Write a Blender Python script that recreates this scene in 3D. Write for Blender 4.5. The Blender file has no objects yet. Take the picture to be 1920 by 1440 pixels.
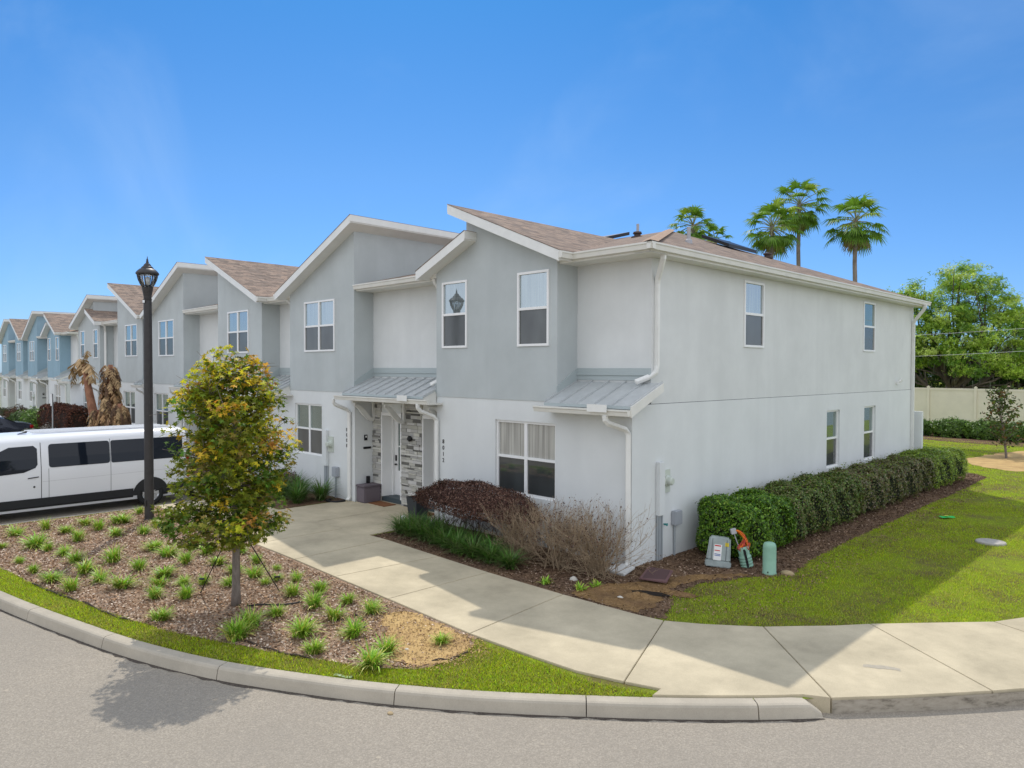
import bpy, bmesh, math, random
import numpy as np
from mathutils import Vector, Matrix
rad = math.radians
scn = bpy.context.scene

# ---------------------------------------------------------------- camera
CAM = (7.99255, -11.04625, 3.72)
cd = bpy.data.cameras.new('camera'); cam = bpy.data.objects.new('camera', cd)
scn.collection.objects.link(cam); scn.camera = cam
cd.sensor_width = 36; cd.lens = 25.4745; cd.clip_end = 3000; cd.clip_start = .1
_R = ((0.70343546, 0.71075512, 0.00239094), (0.01647451, -0.01294164, -0.99978053), (-0.71056819, 0.70332046, -0.02081295))
cam.matrix_world = Matrix(((_R[0][0], -_R[1][0], -_R[2][0], CAM[0]),
                           (_R[0][1], -_R[1][1], -_R[2][1], CAM[1]),
                           (_R[0][2], -_R[1][2], -_R[2][2], CAM[2]), (0, 0, 0, 1)))
# ---------------------------------------------------------------- world, sun
# shadow of a point at height z lands at +z*(.645,-.475): the sun stands behind the houses to the left
SUNV = Vector((-.645, .475, 1)).normalized()
EL = math.asin(SUNV.z); AZ = math.atan2(SUNV.x, SUNV.y)
W = bpy.data.worlds.new("World"); scn.world = W; W.use_nodes = True
nt = W.node_tree; nt.nodes.clear()
out = nt.nodes.new('ShaderNodeOutputWorld'); bg = nt.nodes.new('ShaderNodeBackground')
sky = nt.nodes.new('ShaderNodeTexSky'); sky.sky_type = 'NISHITA'; sky.sun_disc = False
sky.sun_elevation = EL; sky.sun_rotation = AZ; sky.air_density = 1.0; sky.dust_density = 0.3; sky.ozone_density = 3.0
bg.inputs['Strength'].default_value = 0.12
L_ = nt.links.new
def wn(t, **k):
    n = nt.nodes.new('ShaderNode' + t)
    for a, b in k.items(): setattr(n, a, b)
    return n
def wmath(op, a, b=None):
    n = wn('Math', operation=op)
    for i, x in enumerate((a, b)):
        if x is None: continue
        if isinstance(x, (int, float)): n.inputs[i].default_value = x
        else: L_(x, n.inputs[i])
    return n.outputs[0]
def wrange(v, a, b, c=0.0, d=1.0):
    n = wn('MapRange', interpolation_type='SMOOTHSTEP'); L_(v, n.inputs['Value'])
    for k_, x in (('From Min', a), ('From Max', b), ('To Min', c), ('To Max', d)): n.inputs[k_].default_value = x
    return n.outputs[0]
def wmix(f, a, b, mode='MIX'):
    n = wn('Mix', data_type='RGBA', blend_type=mode)
    for k_, x in (('Factor', f), ('A', a), ('B', b)):
        if isinstance(x, tuple): n.inputs[k_].default_value = (*x, 1)
        elif isinstance(x, (int, float)): n.inputs[k_].default_value = x
        else: L_(x, n.inputs[k_])
    return n.outputs['Result']
tc = wn('TexCoord'); DIR = tc.outputs['Generated']
sep = wn('SeparateXYZ'); L_(DIR, sep.inputs[0])
# deep clear blue: the air tint by height above the horizon
hr = wn('ValToRGB'); e = hr.color_ramp.elements
e[0].position = 0.0; e[0].color = (.30, .45, .76, 1); e[1].position = .5; e[1].color = (.13, .44, .68, 1)
x = e.new(.25); x.color = (.27, .47, .67, 1)
L_(sep.outputs['Z'], hr.inputs['Fac'])
blue = wmix(1.0, sky.outputs['Color'], hr.outputs['Color'], 'MULTIPLY')
# thin cirrus everywhere
mp = wn('Mapping'); mp.inputs['Rotation'].default_value = (rad(10), rad(-35), rad(20)); mp.inputs['Scale'].default_value = (.7, 3.2, 2.2); L_(DIR, mp.inputs['Vector'])
nz = wn('TexNoise'); nz.inputs['Scale'].default_value = 1.6; nz.inputs['Detail'].default_value = 7; nz.inputs['Roughness'].default_value = .55; nz.inputs['Distortion'].default_value = .4
L_(mp.outputs['Vector'], nz.inputs['Vector'])
cir = wrange(nz.outputs['Fac'], .48, .85, 0, .22)
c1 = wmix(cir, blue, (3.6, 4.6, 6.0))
# a bright broken bank of white cloud, unseen, added behind the camera as fill light
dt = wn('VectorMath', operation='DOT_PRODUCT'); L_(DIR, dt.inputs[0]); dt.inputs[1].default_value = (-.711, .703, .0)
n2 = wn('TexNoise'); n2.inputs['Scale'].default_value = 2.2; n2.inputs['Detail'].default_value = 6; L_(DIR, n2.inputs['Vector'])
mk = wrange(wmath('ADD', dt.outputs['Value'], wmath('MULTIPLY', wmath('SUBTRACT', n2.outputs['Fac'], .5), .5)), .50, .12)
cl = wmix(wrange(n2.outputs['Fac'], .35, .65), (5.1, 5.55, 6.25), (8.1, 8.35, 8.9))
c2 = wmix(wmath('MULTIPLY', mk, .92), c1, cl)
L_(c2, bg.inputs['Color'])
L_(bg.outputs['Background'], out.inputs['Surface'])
sl = bpy.data.lights.new('sun', 'SUN'); so = bpy.data.objects.new('sun', sl); scn.collection.objects.link(so)
sl.energy = 2.1; sl.angle = rad(.5); sl.color = (1, .945, .86)
so.rotation_euler = SUNV.to_track_quat('Z', 'Y').to_euler(); so.location = (-20, 30, 40)
vs = scn.view_settings; vs.view_transform = 'Standard'; vs.look = 'None'; vs.gamma = 1; vs.use_curve_mapping = False
vs.exposure = 0.58
scn.cycles.max_bounces = 6; scn.cycles.transparent_max_bounces = 8; scn.cycles.sample_clamp_indirect = 6

# ---------------------------------------------------------------- helpers
COL = scn.collection
random.seed(7); rng = np.random.default_rng(11)
def tag(o, label=None, cat=None, group=None, kind=None):
    if label: o['label'] = label
    if cat: o['category'] = cat
    if group: o['group'] = group
    if kind: o['kind'] = kind
    return o
def thing(name, label, cat, loc=(0, 0, 0), group=None):
    o = bpy.data.objects.new(name, None); COL.objects.link(o); o.location = loc; o.empty_display_size = .2
    return tag(o, label, cat, group)
def origin(o):
    v = Vector((0, 0, 0))
    while o is not None: v = v + Vector(o.location); o = o.parent
    return v
def finish_mesh(me, name, mat, parent, smooth=False, loc=None):
    if mat is not None: me.materials.append(mat)
    if smooth: me.polygons.foreach_set('use_smooth', [True] * len(me.polygons))
    o = bpy.data.objects.new(name, me); COL.objects.link(o)
    if parent is not None:
        off = origin(parent); me.transform(Matrix.Translation(-off)); o.parent = parent
    elif loc is not None:
        me.transform(Matrix.Translation(-Vector(loc))); o.location = loc
    return o
class Frame:   # local a (along), b (outward), z
    def __init__(s, o, u, n): s.o = Vector(o); s.u = Vector(u); s.n = Vector(n)
    def __call__(s, a, b, z): return s.o + s.u * a + s.n * b + Vector((0, 0, z))
FRONT = lambda y=0: Frame((0, y, 0), (1, 0, 0), (0, -1, 0))
SIDE = lambda x=0: Frame((x, 0, 0), (0, 1, 0), (1, 0, 0))
class MB:
    def __init__(s): s.v = []; s.f = []; s.c = []; s.cc = (1, 1, 1)
    def add(s, vs, fs, col=None):
        n = len(s.v); s.v += [tuple(v) for v in vs]; s.f += [tuple(i + n for i in f) for f in fs]
        s.c += [col or s.cc] * len(fs); return s
    def poly(s, pts, col=None): return s.add(pts, [tuple(range(len(pts)))], col)
    def box(s, x0, x1, y0, y1, z0, z1, col=None, fr=None):
        P = [(x, y, z) for z in (z0, z1) for y in (y0, y1) for x in (x0, x1)]
        if fr: P = [fr(*p) for p in P]
        return s.add(P, [(0, 2, 3, 1), (4, 5, 7, 6), (0, 1, 5, 4), (2, 6, 7, 3), (0, 4, 6, 2), (1, 3, 7, 5)], col)
    def prism(s, ring, d, col=None):   # ring of 3d pts, extruded by vector d
        d = Vector(d); n = len(ring); r = [Vector(p) for p in ring]
        return s.add(r + [p + d for p in r], [tuple(range(n)), tuple(range(2 * n - 1, n - 1, -1))] +
                     [(i, i + n, (i + 1) % n + n, (i + 1) % n) for i in range(n)], col)
    def tube(s, pts, r, n=8, r2=None, cap=True, col=None, w=None, up=None):
        pts = [Vector(p) for p in pts]; m = len(pts)
        T = []
        for i in range(m):
            a = pts[max(i - 1, 0)]; b = pts[min(i + 1, m - 1)]; t = (b - a); T.append(t.normalized() if t.length > 1e-9 else Vector((0, 0, 1)))
        ref = Vector(up) if up else (Vector((0, 0, 1)) if abs(T[0].z) < .9 else Vector((1, 0, 0)))
        X = (ref - T[0] * ref.dot(T[0])).normalized(); vs = []
        for i in range(m):
            X = (X - T[i] * X.dot(T[i])); X = X.normalized() if X.length > 1e-6 else Vector((1, 0, 0)); Y = T[i].cross(X)
            rr = r[i] if isinstance(r, (list, tuple)) else (r + ((r2 if r2 is not None else r) - r) * i / max(m - 1, 1))
            if w:    # rectangular section
                for (sx, sy) in ((1, 1), (-1, 1), (-1, -1), (1, -1)): vs.append(pts[i] + X * sx * w[0] / 2 + Y * sy * w[1] / 2)
            else:
                for k in range(n):
                    a = 2 * math.pi * k / n; vs.append(pts[i] + (X * math.cos(a) + Y * math.sin(a)) * rr)
        if w: n = 4
        fs = [(i * n + k, i * n + (k + 1) % n, (i + 1) * n + (k + 1) % n, (i + 1) * n + k) for i in range(m - 1) for k in range(n)]
        if cap: fs += [tuple(reversed(range(n))), tuple(range((m - 1) * n, m * n))]
        return s.add(vs, fs, col)
    def lathe(s, c, prof, n=20, axis='z', col=None, a0=0):
        vs = []; c = Vector(c)
        for (r, z) in prof:
            for k in range(n):
                a = 2 * math.pi * k / n + a0; p = (r * math.cos(a), r * math.sin(a), z)
                if axis == 'x': p = (p[2], p[0], p[1])
                if axis == 'y': p = (p[0], p[2], p[1])
                vs.append(c + Vector(p))
        m = len(prof)
        fs = [(i * n + k, i * n + (k + 1) % n, (i + 1) * n + (k + 1) % n, (i + 1) * n + k) for i in range(m - 1) for k in range(n)]
        fs += [tuple(reversed(range(n))), tuple(range((m - 1) * n, m * n))]
        return s.add(vs, fs, col)
    def panel(s, fr, a0, a1, z0, z1, holes=(), reveal=.09, b=0, top=None):
        """wall rectangle with rectangular holes and reveals; top = extra outline points (a,z) above z1 from a0 to a1"""
        A = sorted({a0, a1} | {h[0] for h in holes} | {h[1] for h in holes}); Z = sorted({z0, z1} | {h[2] for h in holes} | {h[3] for h in holes})
        for i in range(len(A) - 1):
            for j in range(len(Z) - 1):
                ca = (A[i] + A[i + 1]) / 2; cz = (Z[j] + Z[j + 1]) / 2
                if any(h[0] < ca < h[1] and h[2] < cz < h[3] for h in holes): continue
                s.poly([fr(A[i], b, Z[j]), fr(A[i + 1], b, Z[j]), fr(A[i + 1], b, Z[j + 1]), fr(A[i], b, Z[j + 1])])
        for (ha, hb, hz, hz2) in [h[:4] for h in holes]:
            q = [(ha, hz), (hb, hz), (hb, hz2), (ha, hz2)]
            for k in range(4):
                p, r_ = q[k], q[(k + 1) % 4]
                s.poly([fr(p[0], b, p[1]), fr(r_[0], b, r_[1]), fr(r_[0], b - reveal, r_[1]), fr(p[0], b - reveal, p[1])])
        if top: s.poly([fr(a0, b, z1), fr(a1, b, z1)] + [fr(a, b, z) for a, z in top])
        return s
    def build(s, name, mat, parent=None, smooth=False, loc=None, uv=True, bevel=0):
        me = bpy.data.meshes.new(name); me.from_pydata(s.v, [], s.f); me.update()
        if uv:
            l = me.uv_layers.new(name='UV'); dat = np.zeros((len(me.loops), 2), 'f'); Zv = Vector((0, 0, 1))
            for p in me.polygons:
                n = p.normal; u = Zv.cross(n)
                if u.length < 1e-3: u = Vector((1, 0, 0))
                u.normalize(); v = n.cross(u)
                for li in p.loop_indices:
                    co = me.vertices[me.loops[li].vertex_index].co; dat[li] = (co.dot(u), co.dot(v))
            l.data.foreach_set('uv', dat.ravel())
        if any(c != (1, 1, 1) for c in s.c):
            at = me.color_attributes.new('Col', 'FLOAT_COLOR', 'CORNER'); arr = np.ones((len(me.loops), 4), 'f')
            for p in me.polygons: arr[list(p.loop_indices), :3] = s.c[p.index]
            at.data.foreach_set('color', arr.ravel())
        bm = bmesh.new(); bm.from_mesh(me)
        if bevel: 
            bmesh.ops.remove_doubles(bm, verts=bm.verts, dist=1e-5)
            bmesh.ops.bevel(bm, geom=[e for e in bm.edges if len(e.link_faces) == 2 and e.calc_face_angle() > .5], offset=bevel, segments=2, affect='EDGES', clamp_overlap=True)
        bm.to_mesh(me); bm.free()
        return finish_mesh(me, name, mat, parent, smooth, loc)
def np_mesh(name, V, F, mat, parent=None, loc=None, col=None, smooth=False):
    """V (n,3); F (m,k) same-size faces; col (n,3) per vertex"""
    me = bpy.data.meshes.new(name); V = np.asarray(V, 'f'); F = np.asarray(F, 'i')
    if parent is not None: V = V - np.array(origin(parent), 'f')
    elif loc is not None: V = V - np.array(loc, 'f')
    m, k = F.shape
    me.vertices.add(len(V)); me.vertices.foreach_set('co', V.ravel())
    me.loops.add(m * k); me.loops.foreach_set('vertex_index', F.ravel())
    me.polygons.add(m); me.polygons.foreach_set('loop_start', np.arange(0, m * k, k, dtype='i')); me.polygons.foreach_set('loop_total', np.full(m, k, 'i'))
    if col is not None:
        at = me.color_attributes.new('Col', 'FLOAT_COLOR', 'POINT'); a = np.ones((len(V), 4), 'f'); a[:, :3] = col; at.data.foreach_set('color', a.ravel())
    me.update(); me.validate()
    if smooth: me.polygons.foreach_set('use_smooth', [True] * m)
    if mat: me.materials.append(mat)
    o = bpy.data.objects.new(name, me); COL.objects.link(o)
    if parent is not None: o.parent = parent
    elif loc is not None: o.location = loc
    return o
def unit(a): return a / np.maximum(np.linalg.norm(a, axis=-1, keepdims=True), 1e-9)
STAR = []   # five-lobed leaf, quads sharing the centre
for k in range(5):
    a = math.pi / 2 + (k - 2) * math.radians(52); r = (1.0, .93, .7)[abs(k - 2)] * .55
    STAR.append((a, r))
def leaf_template(kind):
    if kind == 'star':
        V = [(0, -.12, 0)]; F = []
        for a, r in STAR:
            i = len(V); V += [(.22 * math.cos(a - .45), .22 * math.sin(a - .45) - .1, .02), (r * math.cos(a), r * math.sin(a) - .1, -.07), (.22 * math.cos(a + .45), .22 * math.sin(a + .45) - .1, .02)]
            F.append((0, i, i + 1, i + 2))
        return np.array(V), np.array(F)
    if kind == 'oval':   # one folded pointed leaf
        return np.array([(0, -.5, 0), (.26, -.05, .07), (0, .5, -.03), (-.26, -.05, .07)]), np.array([(0, 1, 2, 3)])
    if kind == 'spray':  # three leaflets
        V = []; F = []
        for a, o in ((0, .1), (1.9, 0), (-1.9, 0)):
            c, s_ = math.cos(a), math.sin(a); i = len(V)
            for (x, y, z) in ((0, 0, 0), (.17, .28, .05), (0, .6, -.06), (-.17, .28, .05)): V.append((x * c - y * s_, x * s_ + y * c, z))
            F.append((i, i + 1, i + 2, i + 3))
        return np.array(V), np.array(F)
def leaves(name, P, N, size, col, kind, mat, parent=None, loc=None):
    T, F = leaf_template(kind); n = len(P); N = unit(N + 1e-6)
    ref = unit(rng.normal(size=(n, 3))); U = unit(np.cross(N, ref)); Vv = np.cross(N, U)
    size = np.broadcast_to(size, (n,))[:, None, None]
    V = P[:, None, :] + size * (T[None, :, 0:1] * U[:, None, :] + T[None, :, 1:2] * Vv[:, None, :] + T[None, :, 2:3] * N[:, None, :])
    k = len(T); FF = (F[None] + (np.arange(n) * k)[:, None, None]).reshape(-1, F.shape[1])
    return np_mesh(name, V.reshape(-1, 3), FF, mat, parent, loc, np.repeat(col, k, 0))
def blades(name, B, az, lean, length, width, col, mat, parent=None, loc=None, seg=3, droop=1.2, tipcol=None):
    """arching strap leaves: B base (n,3), az azimuth, lean initial angle from vertical, droop added along length"""
    n = len(B); az = np.asarray(az); d = np.stack([np.cos(az), np.sin(az), np.zeros(n)], 1); sd = np.stack([-np.sin(az), np.cos(az), np.zeros(n)], 1)
    pos = B.copy(); V = []; C_ = []
    droop = np.broadcast_to(droop, (n,))
    for s in range(seg + 1):
        t = s / seg; wd = (width * (1 - t ** 2.2) * .5 + width * .03)[:, None]
        V += [pos - sd * wd, pos + sd * wd]
        cc = col if tipcol is None else col * (1 - t) + tipcol * t
        C_ += [cc, cc]
        ang = lean + droop * (t + .5 / seg)
        pos = pos + (d * np.sin(ang)[:, None] + np.array([0, 0, 1.]) * np.cos(ang)[:, None]) * (length / seg)[:, None]
    k = 2 * (seg + 1); V = np.stack(V, 1).reshape(-1, 3); C_ = np.stack(C_, 1).reshape(-1, 3)
    F = np.array([(2 * s, 2 * s + 1, 2 * s + 3, 2 * s + 2) for s in range(seg)])
    FF = (F[None] + (np.arange(n) * k)[:, None, None]).reshape(-1, 4)
    return np_mesh(name, V, FF, mat, parent, loc, C_)
def copy_tree(o, parent=None):
    c = o.copy(); COL.objects.link(c); c.parent = parent
    for ch in list(o.children): copy_tree(ch, c)
    return c
def in_poly(x, y, poly):
    ins = np.zeros(len(x), bool); n = len(poly)
    for i in range(n):
        x1, y1 = poly[i]; x2, y2 = poly[(i + 1) % n]
        c = ((y1 > y) != (y2 > y)) & (x < (x2 - x1) * (y - y1) / ((y2 - y1) or 1e-9) + x1); ins ^= c
    return ins
def sample_poly(poly, n):
    p = np.array(poly); lo = p.min(0); hi = p.max(0); X = []; 
    while sum(map(len, X)) < n:
        q = rng.uniform(lo, hi, (n * 2, 2)); X.append(q[in_poly(q[:, 0], q[:, 1], poly)])
    return np.concatenate(X)[:n]
def catmull(pts, per=6):
    P = [np.array(p, float) for p in pts]; P = [2 * P[0] - P[1]] + P + [2 * P[-1] - P[-2]]; o = []
    for i in range(1, len(P) - 2):
        for k in range(per):
            t = k / per; a, b, c, d = P[i - 1:i + 3]
            o.append(.5 * ((2 * b) + (-a + c) * t + (2 * a - 5 * b + 4 * c - d) * t * t + (-a + 3 * b - 3 * c + d) * t ** 3))
    o.append(P[-2]); return [tuple(x) for x in o]
def jitter(poly, step=.12, amp=.05, seed=1):
    r = random.Random(seed); o = []
    n = len(poly)
    for i in range(n):
        a = np.array(poly[i]); b = np.array(poly[(i + 1) % n]); L = np.linalg.norm(b - a); m = max(1, int(L / step))
        for k in range(m):
            p = a + (b - a) * k / m; j = amp if k else amp * .3
            o.append((p[0] + r.uniform(-j, j), p[1] + r.uniform(-j, j)))
    return o

# ---------------------------------------------------------------- materials
def mat(name, base=(.5, .5, .5), rough=.8, metal=0, spec=.3, build=None, ior=None):
    m = bpy.data.materials.new(name); m.use_nodes = True; nt = m.node_tree; b = nt.nodes['Principled BSDF']
    b.inputs['Base Color'].default_value = (*base, 1); b.inputs['Roughness'].default_value = rough
    b.inputs['Metallic'].default_value = metal; b.inputs['Specular IOR Level'].default_value = spec
    if ior: b.inputs['IOR'].default_value = ior
    if build: build(nt, b)
    return m
def N(nt, t, **k):
    n = nt.nodes.new('ShaderNode' + t)
    for a, b in k.items():
        if a.startswith('i_'): n.inputs[a[2:].replace('_', ' ')].default_value = b
        else: setattr(n, a, b)
    return n
def vec(nt, src='Object', scale=(1, 1, 1)):
    tc = N(nt, 'TexCoord'); 
    if src == 'World':
        g = N(nt, 'NewGeometry'); o = g.outputs['Position']
    else: o = tc.outputs[src]
    if scale == (1, 1, 1): return o
    mp = N(nt, 'Mapping'); mp.inputs['Scale'].default_value = scale; nt.links.new(o, mp.inputs['Vector']); return mp.outputs['Vector']
def noise(nt, v, scale, detail=4, rough=.5):
    n = N(nt, 'TexNoise'); n.inputs['Scale'].default_value = scale; n.inputs['Detail'].default_value = detail; n.inputs['Roughness'].default_value = rough
    nt.links.new(v, n.inputs['Vector']); return n.outputs['Fac']
def ramp(nt, f, stops):
    r = N(nt, 'ValToRGB'); e = r.color_ramp.elements
    while len(e) < len(stops): e.new(.5)
    for i, (p, c) in enumerate(stops): e[i].position = p; e[i].color = (*c, 1) if len(c) == 3 else c
    nt.links.new(f, r.inputs['Fac']); return r.outputs['Color']
def mixc(nt, f, a, b, mode='MIX'):
    m = N(nt, 'Mix'); m.data_type = 'RGBA'; m.blend_type = mode
    for i, x in (('Factor', f), ('A', a), ('B', b)):
        if isinstance(x, (int, float)): m.inputs[i].default_value = x
        elif isinstance(x, tuple): m.inputs[i].default_value = (*x, 1) if len(x) == 3 else x
        else: nt.links.new(x, m.inputs[i])
    return m.outputs['Result']
def bump(nt, b, h, strength=.3, dist=.01):
    n = N(nt, 'Bump'); n.inputs['Strength'].default_value = strength; n.inputs['Distance'].default_value = dist
    nt.links.new(h, n.inputs['Height']); nt.links.new(n.outputs['Normal'], b.inputs['Normal'])
def stucco(base, streak=.06):
    def f(nt, b):
        w = vec(nt, 'World'); fine = noise(nt, w, 140, 3, .6); big = noise(nt, w, .8, 7, .62)
        ws = vec(nt, 'World', (2.2, 2.2, .22)); st = noise(nt, ws, .9, 4, .5)
        k = 1 - streak
        c = mixc(nt, ramp(nt, big, [(.36, (0, 0, 0)), (.62, (1, 1, 1))]), tuple(x * k for x in base), tuple(min(1, x * (1 + streak * .55)) for x in base))
        c = mixc(nt, ramp(nt, st, [(.5, (0, 0, 0)), (.85, (1, 1, 1))]), c, tuple(x * (1 - streak * 1.3) for x in base))
        c = mixc(nt, .06, c, fine, 'OVERLAY')
        nt.links.new(c, b.inputs['Base Color']); bump(nt, b, fine, .25, .006)
    return f
def paint(base, var=.05, scale=3):
    def f(nt, b):
        n = noise(nt, vec(nt, 'World'), scale, 5, .6)
        nt.links.new(ramp(nt, n, [(.3, tuple(x * (1 - var) for x in base)), (.7, tuple(min(1, x * (1 + var)) for x in base))]), b.inputs['Base Color'])
    return f
def colattr(trans=0, rough=.55, spec=.25):
    def f(nt, b):
        a = N(nt, 'Attribute'); a.attribute_name = 'Col'; nt.links.new(a.outputs['Color'], b.inputs['Base Color'])
        if trans:
            t = N(nt, 'BsdfTranslucent'); c = mixc(nt, 1.0, a.outputs['Color'], (1.0, 1.0, .55), 'MULTIPLY'); nt.links.new(c, t.inputs['Color'])
            ms = N(nt, 'MixShader'); ms.inputs[0].default_value = trans; o = nt.nodes['Material Output']
            nt.links.new(b.outputs[0], ms.inputs[1]); nt.links.new(t.outputs[0], ms.inputs[2]); nt.links.new(ms.outputs[0], o.inputs['Surface'])
    return f
M = {}
WHITE = (.67, .69, .685); GREY = (.465, .50, .50); BLUE = (.27, .40, .48)
M['white'] = mat('white_stucco', WHITE, .9, build=stucco(WHITE, .045))
M['upside'] = mat('pale_stucco', (.645, .66, .65), .9, build=stucco((.645, .66, .65), .06))
M['grey'] = mat('grey_stucco', GREY, .9, build=stucco(GREY, .07))
M['blue'] = mat('blue_stucco', BLUE, .9, build=stucco(BLUE, .07))
M['trim'] = mat('white_painted_metal', (.74, .74, .72), .45, spec=.4, build=paint((.74, .74, .71), .05))
M['cream'] = mat('cream_gutter', (.68, .67, .62), .4, spec=.4, build=paint((.68, .67, .62), .06))
M['vinyl'] = mat('white_vinyl', (.80, .80, .79), .35, spec=.4)
M['dark'] = mat('black_plastic', (.015, .015, .017), .4)
M['caulk'] = mat('dark_joint', (.06, .065, .07), .9)
def shing(nt, b):
    uv = vec(nt, 'UV'); br = N(nt, 'TexBrick'); nt.links.new(uv, br.inputs['Vector']); br.inputs['Scale'].default_value = 1
    br.inputs['Brick Width'].default_value = .28; br.inputs['Row Height'].default_value = .14; br.inputs['Mortar Size'].default_value = .006; br.inputs['Mortar Smooth'].default_value = .3
    br.offset = .37; br.inputs['Bias'].default_value = 0
    br.inputs['Color1'].default_value = (.32, .235, .18, 1); br.inputs['Color2'].default_value = (.14, .112, .095, 1); br.inputs['Mortar'].default_value = (.07, .055, .05, 1)
    n = noise(nt, uv, 3.5, 3); n2 = noise(nt, uv, 180, 2)
    c = mixc(nt, ramp(nt, n, [(.35, (0, 0, 0)), (.65, (1, 1, 1))]), br.outputs['Color'], (.31, .25, .205), 'MIX')
    mm = mixc(nt, .35, br.outputs['Color'], c); c2 = mixc(nt, .5, mm, n2, 'OVERLAY')
    nt.links.new(c2, b.inputs['Base Color']); bump(nt, b, br.outputs['Fac'], -.5, .01)
M['shingle'] = mat('brown_shingles', rough=.95, spec=.1, build=shing)
M['metalroof'] = mat('grey_standing_seam', (.50, .52, .52), .42, .25, build=paint((.50, .52, .52), .08, 4))
M['flash'] = mat('grey_flashing', (.40, .45, .45), .6, .1)
def glass(base, gl, tint=(1, 1, 1), r=.01, curtain=False):
    m = bpy.data.materials.new('window_glass'); m.use_nodes = True; nt = m.node_tree; b = nt.nodes['Principled BSDF']
    b.inputs['Base Color'].default_value = (*base, 1); b.inputs['Roughness'].default_value = .7
    g = N(nt, 'BsdfGlossy'); g.inputs['Roughness'].default_value = r; g.inputs['Color'].default_value = (*tint, 1)
    if curtain:
        w = vec(nt, 'World', (22, 22, .6)); n = noise(nt, w, 1, 2); nt.links.new(ramp(nt, n, [(.3, tuple(x * .6 for x in base)), (.7, tuple(x * 1.3 for x in base))]), b.inputs['Base Color'])
    else:
        w = vec(nt, 'World', (2, 2, 1)); n = noise(nt, w, .9, 2); nt.links.new(ramp(nt, n, [(.3, tuple(x * .5 for x in base)), (.7, tuple(x * 1.5 for x in base))]), b.inputs['Base Color'])
    # slight waviness of real panes
    bp = N(nt, 'Bump'); bp.inputs['Strength'].default_value = .02; bp.inputs['Distance'].default_value = .05
    nt.links.new(noise(nt, vec(nt, 'World'), 1.2, 1), bp.inputs['Height']); nt.links.new(bp.outputs['Normal'], g.inputs['Normal'])
    fr = N(nt, 'Fresnel'); fr.inputs['IOR'].default_value = 1.5
    mr = N(nt, 'MapRange'); mr.inputs['From Min'].default_value = 0; mr.inputs['From Max'].default_value = 1; mr.inputs['To Min'].default_value = gl; mr.inputs['To Max'].default_value = 1
    nt.links.new(fr.outputs[0], mr.inputs['Value'])
    ms = N(nt, 'MixShader'); nt.links.new(mr.outputs[0], ms.inputs[0]); nt.links.new(b.outputs[0], ms.inputs[1]); nt.links.new(g.outputs[0], ms.inputs[2])
    nt.links.new(ms.outputs[0], nt.nodes['Material Output'].inputs['Surface']); return m
M['glass_up'] = glass((.16, .19, .19), .36, (.80, .90, .95), curtain=True)
M['glass_curtain'] = glass((.33, .33, .30), .10, curtain=True)
M['screen'] = glass((.040, .046, .045), .02, r=.10)
M['glass_dark'] = glass((.022, .027, .027), .035)
M['glass_low'] = glass((.05, .065, .06), .22, (.8, .95, .9))

# ---------------------------------------------------------------- ground, road, paths
def concrete(base, stain=.3, sc=1.0):
    def f(nt, b):
        w = vec(nt, 'World'); big = noise(nt, w, .8 * sc, 7, .65); mid = noise(nt, w, 5, 5, .6); fine = noise(nt, w, 90, 3)
        c = mixc(nt, ramp(nt, big, [(.35, (0, 0, 0)), (.7, (1, 1, 1))]), tuple(x * (1 - stain) for x in base), base)
        c = mixc(nt, ramp(nt, mid, [(.5, (0, 0, 0)), (.75, (.6, .6, .6))]), c, tuple(x * .8 for x in base))
        c = mixc(nt, .16, c, fine, 'OVERLAY'); nt.links.new(c, b.inputs['Base Color']); bump(nt, b, mid, .15, .01)
    return f
def asphalt(nt, b):
    w = vec(nt, 'World'); v = N(nt, 'TexVoronoi'); v.inputs['Scale'].default_value = 75; nt.links.new(w, v.inputs['Vector'])
    v2 = N(nt, 'TexVoronoi'); v2.inputs['Scale'].default_value = 28; nt.links.new(w, v2.inputs['Vector'])
    c = ramp(nt, v.outputs['Color'], [(.1, (.25, .22, .178)), (.6, (.325, .287, .235)), (.95, (.42, .37, .30))])
    sp = ramp(nt, v2.outputs['Color'], [(.93, (0, 0, 0)), (.97, (.6, .6, .6))])
    c = mixc(nt, sp, c, (.5, .43, .33)); big = noise(nt, w, .5, 6, .6)
    c = mixc(nt, ramp(nt, big, [(.3, (0, 0, 0)), (.7, (.5, .5, .5))]), c, (.25, .225, .19))
    nt.links.new(c, b.inputs['Base Color']); bump(nt, b, v.outputs['Distance'], .5, .008)
M['asphalt'] = mat('worn_asphalt', rough=.95, spec=.15, build=asphalt)
M['conc'] = mat('cream_concrete', rough=.9, spec=.15, build=concrete((.585, .505, .355), .34))
M['kerbconc'] = mat('grey_kerb_concrete', rough=.9, spec=.15, build=concrete((.465, .415, .335), .24, 1.5))
def edgeconc(nt, b):
    w = vec(nt, 'World', (1, 1, 3)); n = noise(nt, w, 4, 6, .7)
    nt.links.new(ramp(nt, n, [(.3, (.10, .085, .065)), (.5, (.34, .30, .24)), (.8, (.46, .41, .34))]), b.inputs['Base Color'])
M['edgeconc'] = mat('weathered_slab_edge', rough=.95, build=edgeconc)
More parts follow.
